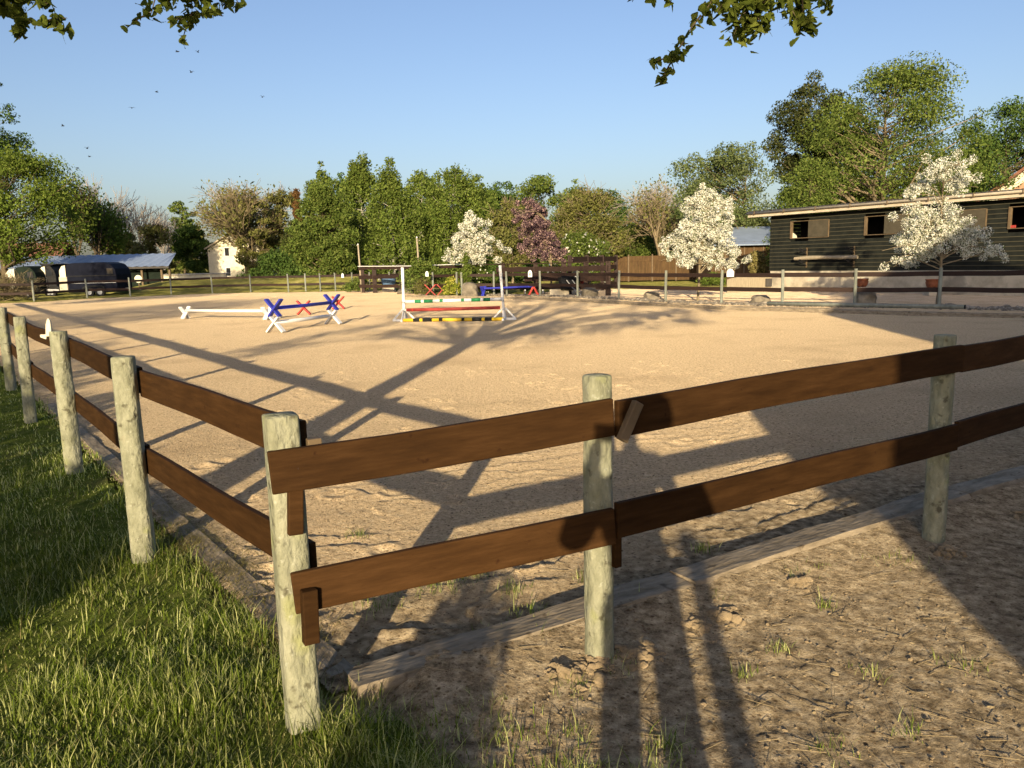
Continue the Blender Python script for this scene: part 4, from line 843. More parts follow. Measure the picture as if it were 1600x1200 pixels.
def tree(name, label, cat, px, ytop, ybot, hw, Y, leaf, nl=5000, lsize=None, shape='round', trunk=.2, bark='bark', clumps=70, cr=.20, droop=0, seed=0, group=None, base_px=None, depth=.85, flower=None, twigs=0, zb=0.0, sparse=0.0, lean=0.0):
    g_ = np.random.default_rng(seed + int(px + 200) * 7); x0 = at(base_px if base_px is not None else px, 415, Y)[0]; cx = at(px, 415, Y)[0] - x0
    zt = at(px, ytop, Y)[2]; zl = max(at(px, ybot, Y)[2], .12); Rr = hw * Y / FPX; h = zt - zl
    root = empty(name, (x0, Y, zb), label, cat, group)
    t = g_.beta(1.15, 1.15, clumps) if shape != 'bush' else g_.uniform(0, 1, clumps); a = g_.uniform(0, 6.283, clumps); rr = g_.uniform(.15, 1, clumps) ** .5 * SHAPE[shape](t) * (1 - cr * .75)
    Rr *= 1.16; lump = 1 + .22 * np.sin(a * 2 + g_.uniform(0, 6)) * np.sin(t * 7 + g_.uniform(0, 6)) + g_.normal(0, .07, clumps)
    Cc = np.stack([cx + lean * t * h + Rr * rr * lump * np.cos(a), Rr * depth * rr * lump * np.sin(a), zl + h * (.03 + .93 * t)], -1); Cc[0] = (cx + lean * h, 0, zl + h * .95)
    P0, P1, R0, R1 = branch_net(None, zl + h * (.86 if shape in ('cone', 'birch', 'flower') else .70), trunk, Cc, g_, zl, .03)
    crad = cr * Rr * np.exp(g_.normal(0, .30, clumps))
    if shape != 'bush':                                # loose sprigs standing out of the outline
        k_ = g_.choice(clumps, max(3, clumps // 5), replace=False); ctr = np.array([cx, 0, zl + h * .45]); Cc[k_] = ctr + (Cc[k_] - ctr) * g_.uniform(1.10, 1.30, (len(k_), 1)); crad[k_] *= .55
    if twigs:
        n = twigs; ci = g_.integers(0, clumps, n); d = g_.normal(size=(n, 3)) + (Cc[ci] - np.array([cx, 0, zl + h * .35])) / Rr * 1.3; d[:, 2] = np.abs(d[:, 2]) * .9 if not droop else d[:, 2]; d /= np.linalg.norm(d, axis=1, keepdims=True)
        st_ = Cc[ci] + g_.normal(size=(n, 3)) * crad[ci, None] * .35; en = st_ + d * crad[ci, None] * g_.uniform(.7, 1.9, n)[:, None]; r0 = max(.010, .00030 * Y)
        P0 += list(st_); P1 += list(en); R0 += [r0 * 1.1] * n; R1 += [r0 * .5] * n
    V, F = prisms(P0, P1, R0, R1, 5); np_mesh('trunk', V, F, M[bark], root, smooth=True)
    if nl:
        nl = nl if lsize else int(nl * 2.0)
        wgt = crad ** 2; wgt /= wgt.sum(); ci = g_.choice(clumps, nl, p=wgt); o_ = g_.normal(size=(nl, 3)); o_ /= np.linalg.norm(o_, axis=1, keepdims=True); rad_ = g_.uniform(.15, 1.05, nl) ** .6
        off = o_ * rad_[:, None] * crad[ci, None] * np.array([1.15, 1.15, .80])
        if droop: off[:, 2] -= g_.exponential(droop, nl) * crad[ci]; k_ = g_.integers(0, 7, nl); off[:, 0] = off[:, 0] * .35 + np.cos(k_ * .9 + ci) * crad[ci] * .75; off[:, 1] = off[:, 1] * .35 + np.sin(k_ * .9 + ci) * crad[ci] * .75
        Pn = Cc[ci] + off; Pn[:, 2] = np.maximum(Pn[:, 2], .06)
        ls = lsize or .0029 * Y
        if flower:
            k_ = g_.uniform(size=nl) < flower[1]; V, F = leaves(Pn[~k_], ls, g_, out=o_[~k_] * .5 + np.array([0, 0, .4])); np_mesh('crown', V, F, M[leaf], root)
            V, F = leaves(Pn[k_] + o_[k_] * crad[ci[k_], None] * .12, ls * .95, g_, aspect=.95, out=o_[k_] * .9); np_mesh('blossom', V, F, M[flower[0]], root)
        else:
            V, F = leaves(Pn, ls, g_, out=o_ * .7 + np.array([0, 0, .45])); np_mesh('crown', V, F, M[leaf], root)
    return root
def bare_tree(name, label, cat, px, ytop, ybase, hw, Y, bark, seed=0, leafm=None, nl=0, base_px=None, spread=.55, gens=6, tr=None, group=None, first=.28, rmin=None):
    g_ = np.random.default_rng(seed); x0 = at(base_px or px, 415, Y)[0]; zt = at(px, ytop, Y)[2]; root = empty(name, (x0, Y, 0), label, cat, group)
    tr = tr or zt * .02; rmin = rmin or .00017 * Y; segs = []; tips = []
    def grow(p, d, L, r, gdp):
        n = 3; q = p
        for i in range(n):
            d = d + g_.normal(0, .10, 3); d[2] += .05; d /= np.linalg.norm(d); q2 = q + d * L / n; segs.append((q, q2, max(r * (1 - .25 * i / n), rmin), max(r * (1 - .25 * (i + 1) / n), rmin))); q = q2
            if gdp > 0 and i < n - 1 and gdp < gens and g_.uniform() < .65: side(q, d, L * .62, r * .5, gdp - 1)
        if gdp == 0: tips.append(q); return
        for k in range(2 if gdp < gens - 1 else 4): side(q, d, L * g_.uniform(.66, .86), r * .62, gdp - 1, True)
    def side(q, d, L, r, gdp, fork=False):
        e = g_.normal(size=3); e -= d * (e @ d); e /= np.linalg.norm(e); s_ = spread * g_.uniform(.5, 1.15); nd_ = d * math.cos(s_) + e * math.sin(s_); grow(q, nd_ / np.linalg.norm(nd_), L, r, gdp)
    grow(np.array([0, 0, -.05]), np.array([0, 0, 1.0]), zt * first, tr, gens)
    A = np.array([s[0] for s in segs]); B = np.array([s[1] for s in segs]); sc = zt / B[:, 2].max(); mx = np.abs(np.percentile(B[:, 0], [3, 97])).mean(); sx = hw * Y / FPX / max(mx, .1)
    S_ = np.array([sx, sx, sc]); V, F = prisms(A * S_, B * S_, [s[2] for s in segs], [s[3] for s in segs], 4); np_mesh('trunk', V, F, M[bark], root, smooth=True)
    if nl:
        tp = np.array(tips) * S_; ci = g_.integers(0, len(tp), nl); V, F = leaves(tp[ci] + g_.normal(0, .0075 * Y * .6, (nl, 3)), .0034 * Y, g_); np_mesh('crown', V, F, M[leafm], root)
    return root
# ---- left
tree('broadleaf_tree', 'tall dark tree cut by the left edge above the bright maple', 'tree', -28, 104, 330, 70, 68, 'L_dark', 14000, shape='round', trunk=.35, clumps=80, cr=.2)
bare_tree('bare_tree', 'grey leafless tree whose twigs stick out right of the dark tree', 'tree', 22, 185, 0, 50, 76, 'twig_grey', 3, gens=5)
tree('maple_tree', 'bright green maple overhanging the blue-grey shed roof at the left', 'tree', 36, 236, 408, 88, 60, 'L_bright', 17000, shape='round', trunk=.30, clumps=105, cr=.20, base_px=6)
for k, (px, yt, hw, lab) in enumerate(((122, 285, 24, 'thin-leaved tree with dark stems right of the bright maple'), (150, 305, 26, 'airy yellow-green tree with forked stems behind the trailers'), (172, 330, 14, 'leafy slim tree right of the airy one'))):
    bare_tree('airy_tree', lab, 'tree', px, yt, 0, hw, 76 + 4 * k, 'bark', 11 + k, 'L_bright', 3600, gens=5, tr=.15, spread=.45)
bare_tree('bare_tree', 'tall pale leafless tree behind the airy yellow-green trees', 'tree', 150, 264, 0, 34, 92, 'twig_grey', 21, gens=5, spread=.4, tr=.22)
bare_tree('bare_tree', 'pale fan-shaped leafless tree standing alone over the shed roof', 'tree', 223, 303, 0, 30, 96, 'twig_grey', 22, gens=5, spread=.45, tr=.2)
bare_tree('bare_tree', 'faint low leafless tree right of the fan-shaped one', 'tree', 258, 330, 0, 22, 110, 'twig_grey', 23, gens=5)
tree('olive_shrub', 'olive-brown shrub over the middle of the shed roof', 'shrub', 205, 366, 425, 26, 90, 'L_olive', 2500, shape='bush', trunk=.1, clumps=30, cr=.28, twigs=200)
tree('olive_shrub', 'brown shrub above the right end of the shed roof', 'shrub', 247, 352, 428, 30, 94, 'L_olive', 3000, shape='round', trunk=.1, clumps=36, cr=.26, twigs=300)
tree('broadleaf_tree', 'fresh green tree behind the dark round bush by the white house', 'tree', 288, 320, 420, 28, 112, 'L_green', 4500, shape='round', trunk=.2, clumps=46, cr=.24)
tree('round_bush', 'dark green round bush covering the left side of the white house', 'bush', 306, 352, 436, 25, 101, 'L_dark', 5000, shape='round', trunk=.12, clumps=50, cr=.26)
bare_tree('bare_tree', 'pinkish-grey leafless crown behind the budding brown tree', 'tree', 365, 276, 0, 48, 125, 'twig_grey', 31, 'L_olive', 900, gens=6)
bare_tree('budding_tree', 'large budding brown tree in front of the white house', 'tree', 392, 282, 0, 52, 97, 'twig_brown', 33, 'L_olive', 2600, base_px=386, gens=6, tr=.36, first=.20, spread=.6)
tree('broadleaf_tree', 'brownish green tree right of the budding tree', 'tree', 446, 296, 430, 34, 100, 'L_olive', 5000, shape='round', trunk=.25, clumps=46, cr=.25, twigs=300)
tree('conifer', 'narrow rusty conifer between the brownish tree and the birches', 'tree', 470, 297, 430, 14, 96, 'L_brown', 3000, shape='cone', trunk=.15, clumps=60, cr=.30)
tree('conifer', 'dark conifer under the rusty one beside the hedge', 'tree', 463, 345, 432, 24, 90, 'L_pine', 3500, shape='cone', trunk=.2, clumps=50, cr=.3)
tree('budding_tree', 'sparse olive young tree veiling the right half of the white house', 'tree', 396, 312, 432, 30, 95, 'L_olive', 4200, shape='round', trunk=.12, bark='twig_brown', clumps=50, cr=.26, twigs=500)
tree('hedge', 'low dark green hedge between the white house and the birches', 'hedge', 442, 398, 437, 52, 80, 'L_dark', 5200, shape='bush', trunk=.08, clumps=60, cr=.2, depth=.4)
# ---- birch group
tree('leafy_tree', 'broad bright green leafy tree, leftmost of the birch group', 'tree', 510, 290, 452, 48, 68, 'L_green', 13000, shape='round', trunk=.2, clumps=95, cr=.20, depth=.6)
tree('birch', 'slim birch with feathery top behind the broad leafy tree', 'tree', 510, 262, 430, 34, 84, 'L_birch', 8000, shape='birch', trunk=.2, bark='birchbark', clumps=70, cr=.22, droop=.7)
tree('birch', 'tallest birch of the group, above the brown pen', 'tree', 568, 246, 430, 40, 80, 'L_birch', 12000, shape='birch', trunk=.22, bark='birchbark', clumps=85, cr=.22, droop=.8)
tree('birch', 'weeping birch with bare white trunk above the left jump stand', 'tree', 612, 262, 418, 44, 70, 'L_birch', 12500, shape='birch', trunk=.22, bark='birchbark', clumps=75, cr=.22, droop=1.1, base_px=615)
tree('birch', 'feathery birch behind the thin pale pole', 'tree', 662, 262, 400, 34, 88, 'L_birch', 7000, shape='birch', trunk=.2, bark='birchbark', clumps=60, cr=.23, droop=.8)
tree('birch', 'weeping birch with full crown above the white-blossom tree', 'tree', 712, 264, 418, 50, 72, 'L_birch', 15000, shape='round', trunk=.22, bark='birchbark', clumps=95, cr=.21, droop=.9)
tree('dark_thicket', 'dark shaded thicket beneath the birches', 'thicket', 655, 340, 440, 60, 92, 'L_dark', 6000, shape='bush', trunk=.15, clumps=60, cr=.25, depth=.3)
# ---- woods behind
tree('broadleaf_tree', 'dark green wood tree right of the full weeping birch', 'tree', 782, 290, 430, 44, 112, 'L_dark', 6500, shape='round', trunk=.3, clumps=60, cr=.24)
tree('broadleaf_tree', 'pointed green wood tree behind the purple-pink tree', 'tree', 846, 277, 430, 46, 108, 'L_green', 7500, shape='round', trunk=.3, clumps=65, cr=.22)
tree('broadleaf_tree', 'green wood tree behind the olive round tree', 'tree', 905, 291, 430, 40, 106, 'L_green', 6500, shape='round', trunk=.3, clumps=60, cr=.23)
tree('broadleaf_tree', 'farthest green wood tree left of the bare fan-branched tree', 'tree', 950, 306, 430, 36, 112, 'L_dark', 5000, shape='round', trunk=.3, clumps=50, cr=.25)
tree('budding_tree', 'thin olive budding tree with a pale stem left of the purple-pink tree', 'tree', 798, 316, 420, 34, 66, 'L_olive', 3800, shape='round', trunk=.10, bark='palebark', clumps=50, cr=.26, twigs=400, base_px=801)
tree('budding_tree', 'round olive-brown tree right of the purple-pink tree', 'tree', 918, 302, 425, 54, 62, 'L_olive', 12000, shape='round', trunk=.22, bark='palebark', clumps=100, cr=.19, twigs=900, depth=.7)
tree('leafy_bush', 'green leafy bush spotted with pale flowers under the olive-brown tree', 'bush', 902, 368, 440, 52, 57, 'L_green', 6500, shape='bush', trunk=.1, clumps=60, cr=.22, flower=('B_white', .035), depth=.5)
bare_tree('bare_tree', 'fan-branched bare tree with a pale trunk above the panel fence', 'tree', 1026, 302, 0, 42, 64, 'palebark', 44, 'L_olive', 1600, base_px=1026, gens=6, tr=.24, first=.26, spread=.52)
bare_tree('bare_tree', 'paler twiggy tree top behind the fan-branched tree', 'tree', 1030, 274, 0, 42, 95, 'twig_grey', 45, 'L_olive', 1300, gens=6)
tree('leafy_bush', 'green bush left of the fan-branched tree trunk', 'bush', 985, 345, 440, 40, 70, 'L_green', 5000, shape='bush', trunk=.1, clumps=50, cr=.24, depth=.5)
tree('leafy_bush', 'dark green bush right of the fan-branched tree trunk', 'bush', 1052, 330, 440, 36, 74, 'L_dark', 5000, shape='round', trunk=.1, clumps=50, cr=.25, depth=.5)
tree('broadleaf_tree', 'big grey-green tree behind the tall white-blossom sapling', 'tree', 1133, 228, 392, 78, 58, 'L_grey', 15000, shape='round', trunk=.25, bark='palebark', clumps=110, cr=.18, base_px=1160, depth=.7)
tree('leafy_bush', 'grey-green undergrowth behind the panel fence', 'bush', 1100, 340, 440, 60, 68, 'L_grey', 6000, shape='bush', trunk=.1, clumps=60, cr=.22, depth=.4)
tree('pine', 'dark brownish pine left of the tall maple', 'tree', 1258, 128, 345, 58, 62, 'L_pine', 15000, shape='round', trunk=.35, clumps=85, cr=.22)
tree('maple_tree', 'tallest tree, a light green maple rising behind the stable roof', 'tree', 1382, 104, 330, 122, 57, 'L_green', 28000, shape='spread', trunk=.45, bark='palebark', clumps=165, cr=.165, base_px=1372, depth=.75)
tree('broadleaf_tree', 'grey-green tree between the dark pine and the tall maple', 'tree', 1316, 168, 340, 58, 66, 'L_grey', 10000, shape='round', trunk=.3, clumps=75, cr=.23)
tree('broadleaf_tree', 'lower leafy boughs left of the maple trunk behind the stable', 'tree', 1262, 245, 420, 62, 52, 'L_green', 9000, shape='bush', trunk=.2, clumps=70, cr=.22, depth=.5)
tree('broadleaf_tree', 'dark green tree at the right edge over the peach gable', 'tree', 1562, 160, 340, 72, 64, 'L_dark', 14000, shape='round', trunk=.35, clumps=85, cr=.22)
tree('broadleaf_tree', 'dark green tree filling the gap behind the right-hand blossom tree', 'tree', 1500, 240, 340, 50, 66, 'L_dark', 7000, shape='bush', trunk=.25, clumps=60, cr=.24)
tree('broadleaf_tree', 'leafy green tree filling the gap between the two weeping birches', 'tree', 672, 284, 430, 46, 98, 'L_green', 8000, shape='round', trunk=.25, clumps=60, cr=.24)
tree('broadleaf_tree', 'green tree between the tallest birch and the slim birch', 'tree', 540, 280, 430, 40, 96, 'L_dark', 7000, shape='round', trunk=.25, clumps=60, cr=.24)
tree('broadleaf_tree', 'dense green tree right of the full weeping birch top', 'tree', 742, 276, 430, 34, 96, 'L_birch', 6000, shape='round', trunk=.25, clumps=56, cr=.24)
tree('broadleaf_tree', 'low green wood tree behind the olive budding tree', 'tree', 815, 296, 430, 46, 120, 'L_green', 6000, shape='round', trunk=.25, clumps=56, cr=.25)
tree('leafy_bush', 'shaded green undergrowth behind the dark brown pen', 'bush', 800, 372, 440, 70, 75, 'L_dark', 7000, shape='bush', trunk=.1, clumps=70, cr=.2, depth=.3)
# ---- woods closing the horizon (reads as one mass)
g_ = np.random.default_rng(99); n = 42000; th = g_.uniform(-.95, .95, n); rr = g_.uniform(150, 190, n); hh = (6.5 + 3.5 * fbm(th * 18, th * 0, 4, 5)) * np.clip(.45 + .55 * (th > -.32), 0, 1)
P_ = np.stack([rr * np.sin(th), rr * np.cos(th), hh * g_.uniform(0, 1, n) ** .8], -1); V, F = leaves(P_, 1.1, g_, out=np.array([[0, -.6, .4]]))
tag(np_mesh('distant_woods', V, F, M['L_olive']), 'hazy olive belt of distant woods along the horizon', 'woods', kind='stuff')
# ---- blossom trees
FT = empty('blossom_tree', (at(1468, 415, 25.4)[0], 25.4, 0), 'large loose white-blossom tree in front of the stable windows', 'tree')
def blossom_sprays(root, px0, Y, sprays, trunk_top, seed, mb='B_white', ml='L_grey', tr_=.055, lf=.038, frac=.74):
    g_ = np.random.default_rng(seed); x0 = root.location.x; P0, P1, R0, R1 = [], [], [], []; L_, B_ = [], []
    zt = at(px0, trunk_top, Y)[2]
    zs = np.linspace(0, zt, 8); tx = .05 * np.sin(zs * 1.3)
    for i in range(7): P0.append((tx[i], 0, zs[i])); P1.append((tx[i + 1], 0, zs[i + 1])); R0.append(tr_ * (1 - .8 * i / 8)); R1.append(tr_ * (1 - .8 * (i + 1) / 8))
    for (ax, ay, bx, by, wd, n) in sprays:                # spray from photo point a (near trunk) to b (tip)
        ya, yb = g_.uniform(-.3, .3), g_.uniform(-1.0, 1.0); a_ = at(ax, ay, Y + ya) - np.array([x0, Y, 0]); b_ = at(bx, by, Y + yb) - np.array([x0, Y, 0])
        z0 = min(max(a_[2] - .35, .9), zt - .1); s = np.array([np.interp(z0, zs, tx), 0, z0]); 
        pts_ = [s, a_, (a_ + b_) / 2 + np.array([0, 0, .10]), b_]
        for i in range(3): P0.append(pts_[i]); P1.append(pts_[i + 1]); R0.append(.022 - .006 * i); R1.append(.016 - .005 * i)
        nc = max(3, int(n / 55))
        for c in range(nc):
            t = g_.uniform(0, 1); q = a_ + (b_ - a_) * t + np.array([0, 0, .10 * 4 * t * (1 - t)]) + g_.normal(0, wd * Y / FPX * .42, 3) * np.array([1, 1.2, .9])
            m_ = int(n * 2.7 / nc); o_ = g_.normal(size=(m_, 3)); o_ /= np.linalg.norm(o_, axis=1, keepdims=True); rad_ = g_.uniform(.2, 1, (m_, 1)) ** .5 * g_.uniform(.10, .19) * (lf / .038) ** .5 * 1.08
            pp_ = q + o_ * rad_; f_ = g_.uniform(size=m_) < frac; B_.append(np.concatenate([pp_[f_], o_[f_]], 1)); L_.append(pp_[~f_])
            P0.append(a_ + (b_ - a_) * t + np.array([0, 0, .10 * 2 * min(t, 1 - t)])); P1.append(q); R0.append(.009); R1.append(.004)
    V, F = prisms(P0, P1, R0, R1, 5); np_mesh('trunk', V, F, M['palebark'], root, smooth=True)
    V, F = leaves(np.concatenate(L_), lf * 1.2, g_); np_mesh('crown', V, F, M[ml], root)
    B_ = np.concatenate(B_); V, F = leaves(B_[:, :3], lf, g_, aspect=.95, out=B_[:, 3:] * 1.0); np_mesh('blossom', V, F, M[mb], root)
blossom_sprays(FT, 1468, 25.4, [(1466, 300, 1425, 285, 26, 650), (1468, 285, 1450, 262, 26, 700), (1470, 270, 1500, 258, 22, 700), (1475, 285, 1520, 275, 22, 650), (1480, 300, 1528, 292, 14, 350), (1460, 305, 1412, 312, 10, 300),
    (1462, 330, 1408, 328, 14, 420), (1460, 345, 1400, 345, 13, 420), (1440, 340, 1432, 322, 12, 300), (1470, 325, 1488, 326, 14, 330), (1462, 360, 1420, 352, 20, 700), (1458, 372, 1400, 380, 22, 900), (1450, 385, 1395, 388, 20, 700), (1440, 385, 1378, 392, 10, 300),
    (1435, 398, 1385, 411, 10, 260), (1450, 395, 1418, 410, 18, 600), (1460, 380, 1440, 400, 24, 900), (1470, 365, 1470, 385, 28, 1100), (1475, 360, 1500, 355, 18, 700), (1480, 370, 1515, 372, 20, 800), (1490, 362, 1532, 342, 10, 420), (1500, 378, 1540, 358, 10, 300),
    (1505, 382, 1545, 375, 14, 360), (1515, 385, 1560, 398, 12, 340), (1540, 395, 1578, 410, 7, 220), (1500, 388, 1530, 400, 16, 420), (1495, 385, 1512, 402, 12, 260), (1430, 405, 1396, 417, 6, 120), (1475, 345, 1505, 338, 12, 330), (1455, 350, 1445, 365, 24, 700)], 262, 5)
def auto_sprays(cx, yt, yb, outline, n, wd, m, seed):
    g_ = np.random.default_rng(seed); L = []
    ys = np.array([o[0] for o in outline]); xl = np.array([o[1] for o in outline]); xr = np.array([o[2] for o in outline])
    for i in range(n):
        y = yt + (yb - yt) * (i + .5) / n; e0, e1 = np.interp(y, ys, xl), np.interp(y, ys, xr); mid = cx + (.5 * (e0 + e1) - cx) * .6; f = g_.uniform(.45, 1.22); 
        tip = mid + ((e1 if i % 2 else e0) - mid) * f; w_ = max(3.5, abs(tip - mid) * .30 + 2); ys_ = y + g_.uniform(-2, 2)
        L.append((mid, ys_ - abs(tip - mid) * .10, tip, ys_ + g_.uniform(-.22, .22) * abs(tip - mid), min(w_, wd), int(m * (.5 + abs(tip - mid) / 40))))
        if i % 3 == 0: L.append((mid, ys_, mid + g_.uniform(-.5, .5) * (e1 - e0), ys_ - 4, wd, int(m * .8)))
    return L
o = empty('blossom_tree', (at(735, 415, 43)[0], 43, 0), 'white-blossom tree left of the purple-pink one behind the jump', 'tree')
blossom_sprays(o, 735, 43, auto_sprays(735, 340, 413, [(336, 729, 737), (350, 722, 750), (365, 705, 764), (378, 700, 774), (392, 690, 787), (404, 688, 786), (414, 700, 770)], 34, 10, 200, 3), 345, 6, lf=.058, tr_=.07)
o = empty('blossom_tree', (at(860, 415, 41)[0], 41, 0), 'purple-pink blossom tree behind the jump', 'tree')
blossom_sprays(o, 860, 41, auto_sprays(850, 322, 408, [(318, 803, 822), (330, 808, 845), (345, 818, 856), (360, 820, 860), (372, 812, 872), (385, 810, 886), (398, 808, 890), (410, 845, 890)], 34, 10, 200, 4), 345, 7, mb='B_pink', ml='B_pink', lf=.060, tr_=.06)
o = empty('blossom_tree', (at(1091, 415, 31.2)[0], 31.2, 0), 'white-blossom sapling rooted in the stony edge before the panel fence', 'tree')
blossom_sprays(o, 1091, 31.2, auto_sprays(1100, 308, 418, [(303, 1100, 1118), (315, 1080, 1120), (330, 1072, 1146), (345, 1066, 1140), (362, 1054, 1142), (378, 1048, 1150), (392, 1044, 1154), (404, 1036, 1160), (418, 1062, 1164)], 44, 13, 270, 5), 310, 8, lf=.046, tr_=.055)
# ---- planting behind the fence
tree('leafy_shrub', 'mid-green shrub spilling over the brown pen beside the letter board', 'shrub', 661, 409, 445, 34, 45, 'L_green', 4200, shape='bush', trunk=.04, clumps=50, cr=.2, depth=.5, lsize=.13)
tree('flowering_bush', 'yellow flowering bush at the corner of the stony bed', 'bush', 706, 433, 463, 14, 42.3, 'L_yellow', 2400, shape='bush', trunk=.03, clumps=40, cr=.25, lsize=.09)
tree('column_shrub', 'narrow yellow-green columnar shrub beside the tall grey boulder', 'shrub', 728, 396, 462, 8, 41.8, 'L_bright', 1800, shape='birch', trunk=.03, clumps=36, cr=.5, lsize=.10)
tree('leafy_bush', 'green bush with scattered white flowers right of the columnar shrub', 'bush', 748, 410, 462, 18, 43.5, 'L_green', 2800, shape='bush', trunk=.03, clumps=40, cr=.25, flower=('B_white', .05), lsize=.11)
tree('round_bush', 'dense dark green bush behind the right jump stand', 'bush', 775, 412, 460, 20, 43.8, 'L_dark', 3200, shape='bush', trunk=.03, clumps=40, cr=.25, lsize=.11)
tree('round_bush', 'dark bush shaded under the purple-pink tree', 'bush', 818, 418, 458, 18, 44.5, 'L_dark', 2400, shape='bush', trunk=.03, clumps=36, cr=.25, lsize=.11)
tree('leafy_bush', 'low weedy bush at the left end of the brown pen', 'bush', 558, 437, 456, 20, 51.2, 'L_green', 1500, shape='bush', trunk=.03, clumps=30, cr=.25, lsize=.12)
tree('leafy_shrub', 'straggly brown-green shrub inside the brown pen by the red jump ends', 'shrub', 657, 438, 461, 15, 43.2, 'L_olive', 1300, shape='bush', trunk=.03, clumps=30, cr=.28, twigs=150, lsize=.10)
tree('ornamental_grass', 'tall straw-coloured grass clump at the black stable corner', 'grass clump', 1184, 396, 428, 14, 44, 'drygrass', 2600, shape='bush', trunk=.03, clumps=36, cr=.3, lsize=.16)
tree('clipped_hedge', 'short bright clipped hedge left of the pale board wall', 'hedge', 1115, 430, 446, 24, 50, 'L_bright', 2200, shape='bush', trunk=.03, clumps=40, cr=.2, depth=.3, lsize=.12)
tree('brush_heap', 'brown heap of brush in front of the green trailer at the left edge', 'brush heap', 14, 438, 478, 40, 47.8, 'L_olive', 700, shape='bush', trunk=.03, clumps=40, cr=.25, twigs=900, bark='twig_brown', lsize=.10)

# ================================================================ BEHIND THE CAMERA: what throws the shadows
OA = sh(-2.0, -3.20); oak = empty('oak_tree', OA, 'oak whose leafy boughs hang into the top of the view', 'tree')
def ol(p): return np.array(p, float) - OA
g_ = np.random.default_rng(17)
P0, P1, R0, R1 = [], [], [], []; LV = []
fork = np.array([.0, .1, 3.9])
tp = [(0, 0, -.1), (.02, 0, .5), (.0, .03, 1.5), (-.02, .06, 2.7), tuple(fork)]
MB().tube(tp, [.28, .225, .205, .20, .23], 14).build('trunk', M['bark'], oak, smooth=True)
limbs = []
def limb(pts_, r0):
    pts_ = [np.array(p, float) for p in pts_]
    n = len(pts_) - 1
    for i in range(n):
        P0.append(pts_[i]); P1.append(pts_[i + 1]); R0.append(r0 * (1 - .75 * i / n)); R1.append(r0 * (1 - .75 * (i + 1) / n))
def tipsat(a_t, b, z): return ol(sh(a_t - z / TANE, b, z))          # a twig end whose shadow falls at (a_t, b)
# boughs and leaf sprays of the high crown; every spray stands above the camera's view
sprays = []
for (a_t, b, z, r_, n) in ((17.5, -2.6, 4.6, .5, 150), (18.5, -1.6, 4.7, .55, 170), (19.5, -3.9, 4.9, .55, 150), (20, -.6, 4.9, .6, 190), (21, .6, 5.0, .6, 190), (22.2, 2.0, 5.1, .6, 190), (23, -2.2, 5.3, .7, 200), (24.5, -4.2, 5.4, .7, 220), (25, .2, 5.4, .7, 230), (26, 1.8, 5.3, .65, 220), (27, 3.0, 5.2, .5, 130), (27.5, -1.4, 5.8, .8, 240), (29, -3.2, 6.1, .9, 260), (30, .9, 6.0, .9, 260), (31.5, -.6, 6.4, .9, 260), (33, -2.4, 6.8, 1.0, 280), (35, -4.4, 7.2, 1.1, 300), (36, -.4, 7.2, 1.1, 300), (38, -2.4, 7.6, 1.2, 320), (40, -4.6, 8.2, 1.2, 320), (40, -.6, 8.0, 1.2, 320), (43, -2.6, 8.6, 1.3, 340),
                         (26.5, -7.4, 5.2, .6, 190), (24, -6.9, 5.0, .5, 150), (21.0, -6.9, 4.7, .45, 130), (19.2, -5.6, 4.5, .4, 110), (18.4, -7.4, 4.4, .4, 100), (16.2, -7.2, 4.2, .40, 100), (15.5, -7.6, 4.2, .3, 70), (30, -7, 6.0, .9, 240)):
    sprays.append((tipsat(a_t, b, z), r_, n))
for c, r_, n in sprays:
    mid = fork * .55 + c * .45 + np.array([0, 0, .45]); limb([fork, mid, (mid + c) / 2 + g_.normal(0, .15, 3), c], .075 if r_ > .6 else .05)
    k = max(4, n // 22)
    for j in range(k):
        e = g_.normal(size=3); e /= np.linalg.norm(e); q = c + e * r_ * g_.uniform(.35, 1.05) * np.array([1, 1, .7]); limb([c - e * .1, (c + q) / 2 + g_.normal(0, .06, 3), q], .014)
        LV.append(q + g_.normal(0, .16, (52, 3)))
# the low sprays that hang into the picture (metres in front of the camera)
def spray(ax, ay, bx, by, Y, n, r_=.085, dY=0.0):
    a_, b_ = ol(at(ax, ay, Y)), ol(at(bx, by, Y + dY)); limb([a_, (a_ + b_) / 2 + np.array([0, 0, .015]), b_], .010)
    t = g_.uniform(0.05, 1.02, n); q = a_ + (b_ - a_) * t[:, None] + g_.normal(0, r_ * .55, (n, 3)) * np.array([1, 1.6, .8]); LV.append(q); return a_
roots = []
for s in ((1215, -60, 1170, -25, 6.6, 40, .10), (1180, -30, 1145, 60, 6.6, 75, .10), (1190, -20, 1180, 50, 6.7, 70, .12), (1200, 0, 1150, 30, 6.5, 60, .12), (1150, -20, 1120, 20, 6.6, 55, .10), (1130, -20, 1095, 28, 6.6, 26, .05), (1095, 24, 1066, 68, 6.6, 9, .03), (1068, 66, 1050, 95, 6.6, 26, .06), (1052, 92, 1032, 130, 6.6, 14, .045), (1060, 92, 1014, 98, 6.6, 10, .035),
          (1210, -30, 1215, 20, 6.8, 50, .10), (1225, -10, 1250, 45, 6.9, 46, .07), (1230, -30, 1268, 30, 6.9, 50, .07), (1240, -30, 1302, 12, 7.0, 40, .07), (1255, 30, 1272, 50, 6.9, 20, .04), (1060, -30, 1045, 12, 6.6, 26, .06), (1075, -25, 1020, -2, 6.6, 22, .05), (1000, -20, 988, 3, 6.6, 8, .03), (1165, -20, 1195, 55, 6.6, 60, .09), (1170, 20, 1160, 68, 6.6, 34, .06)):
    roots.append(spray(*s))
rl = []
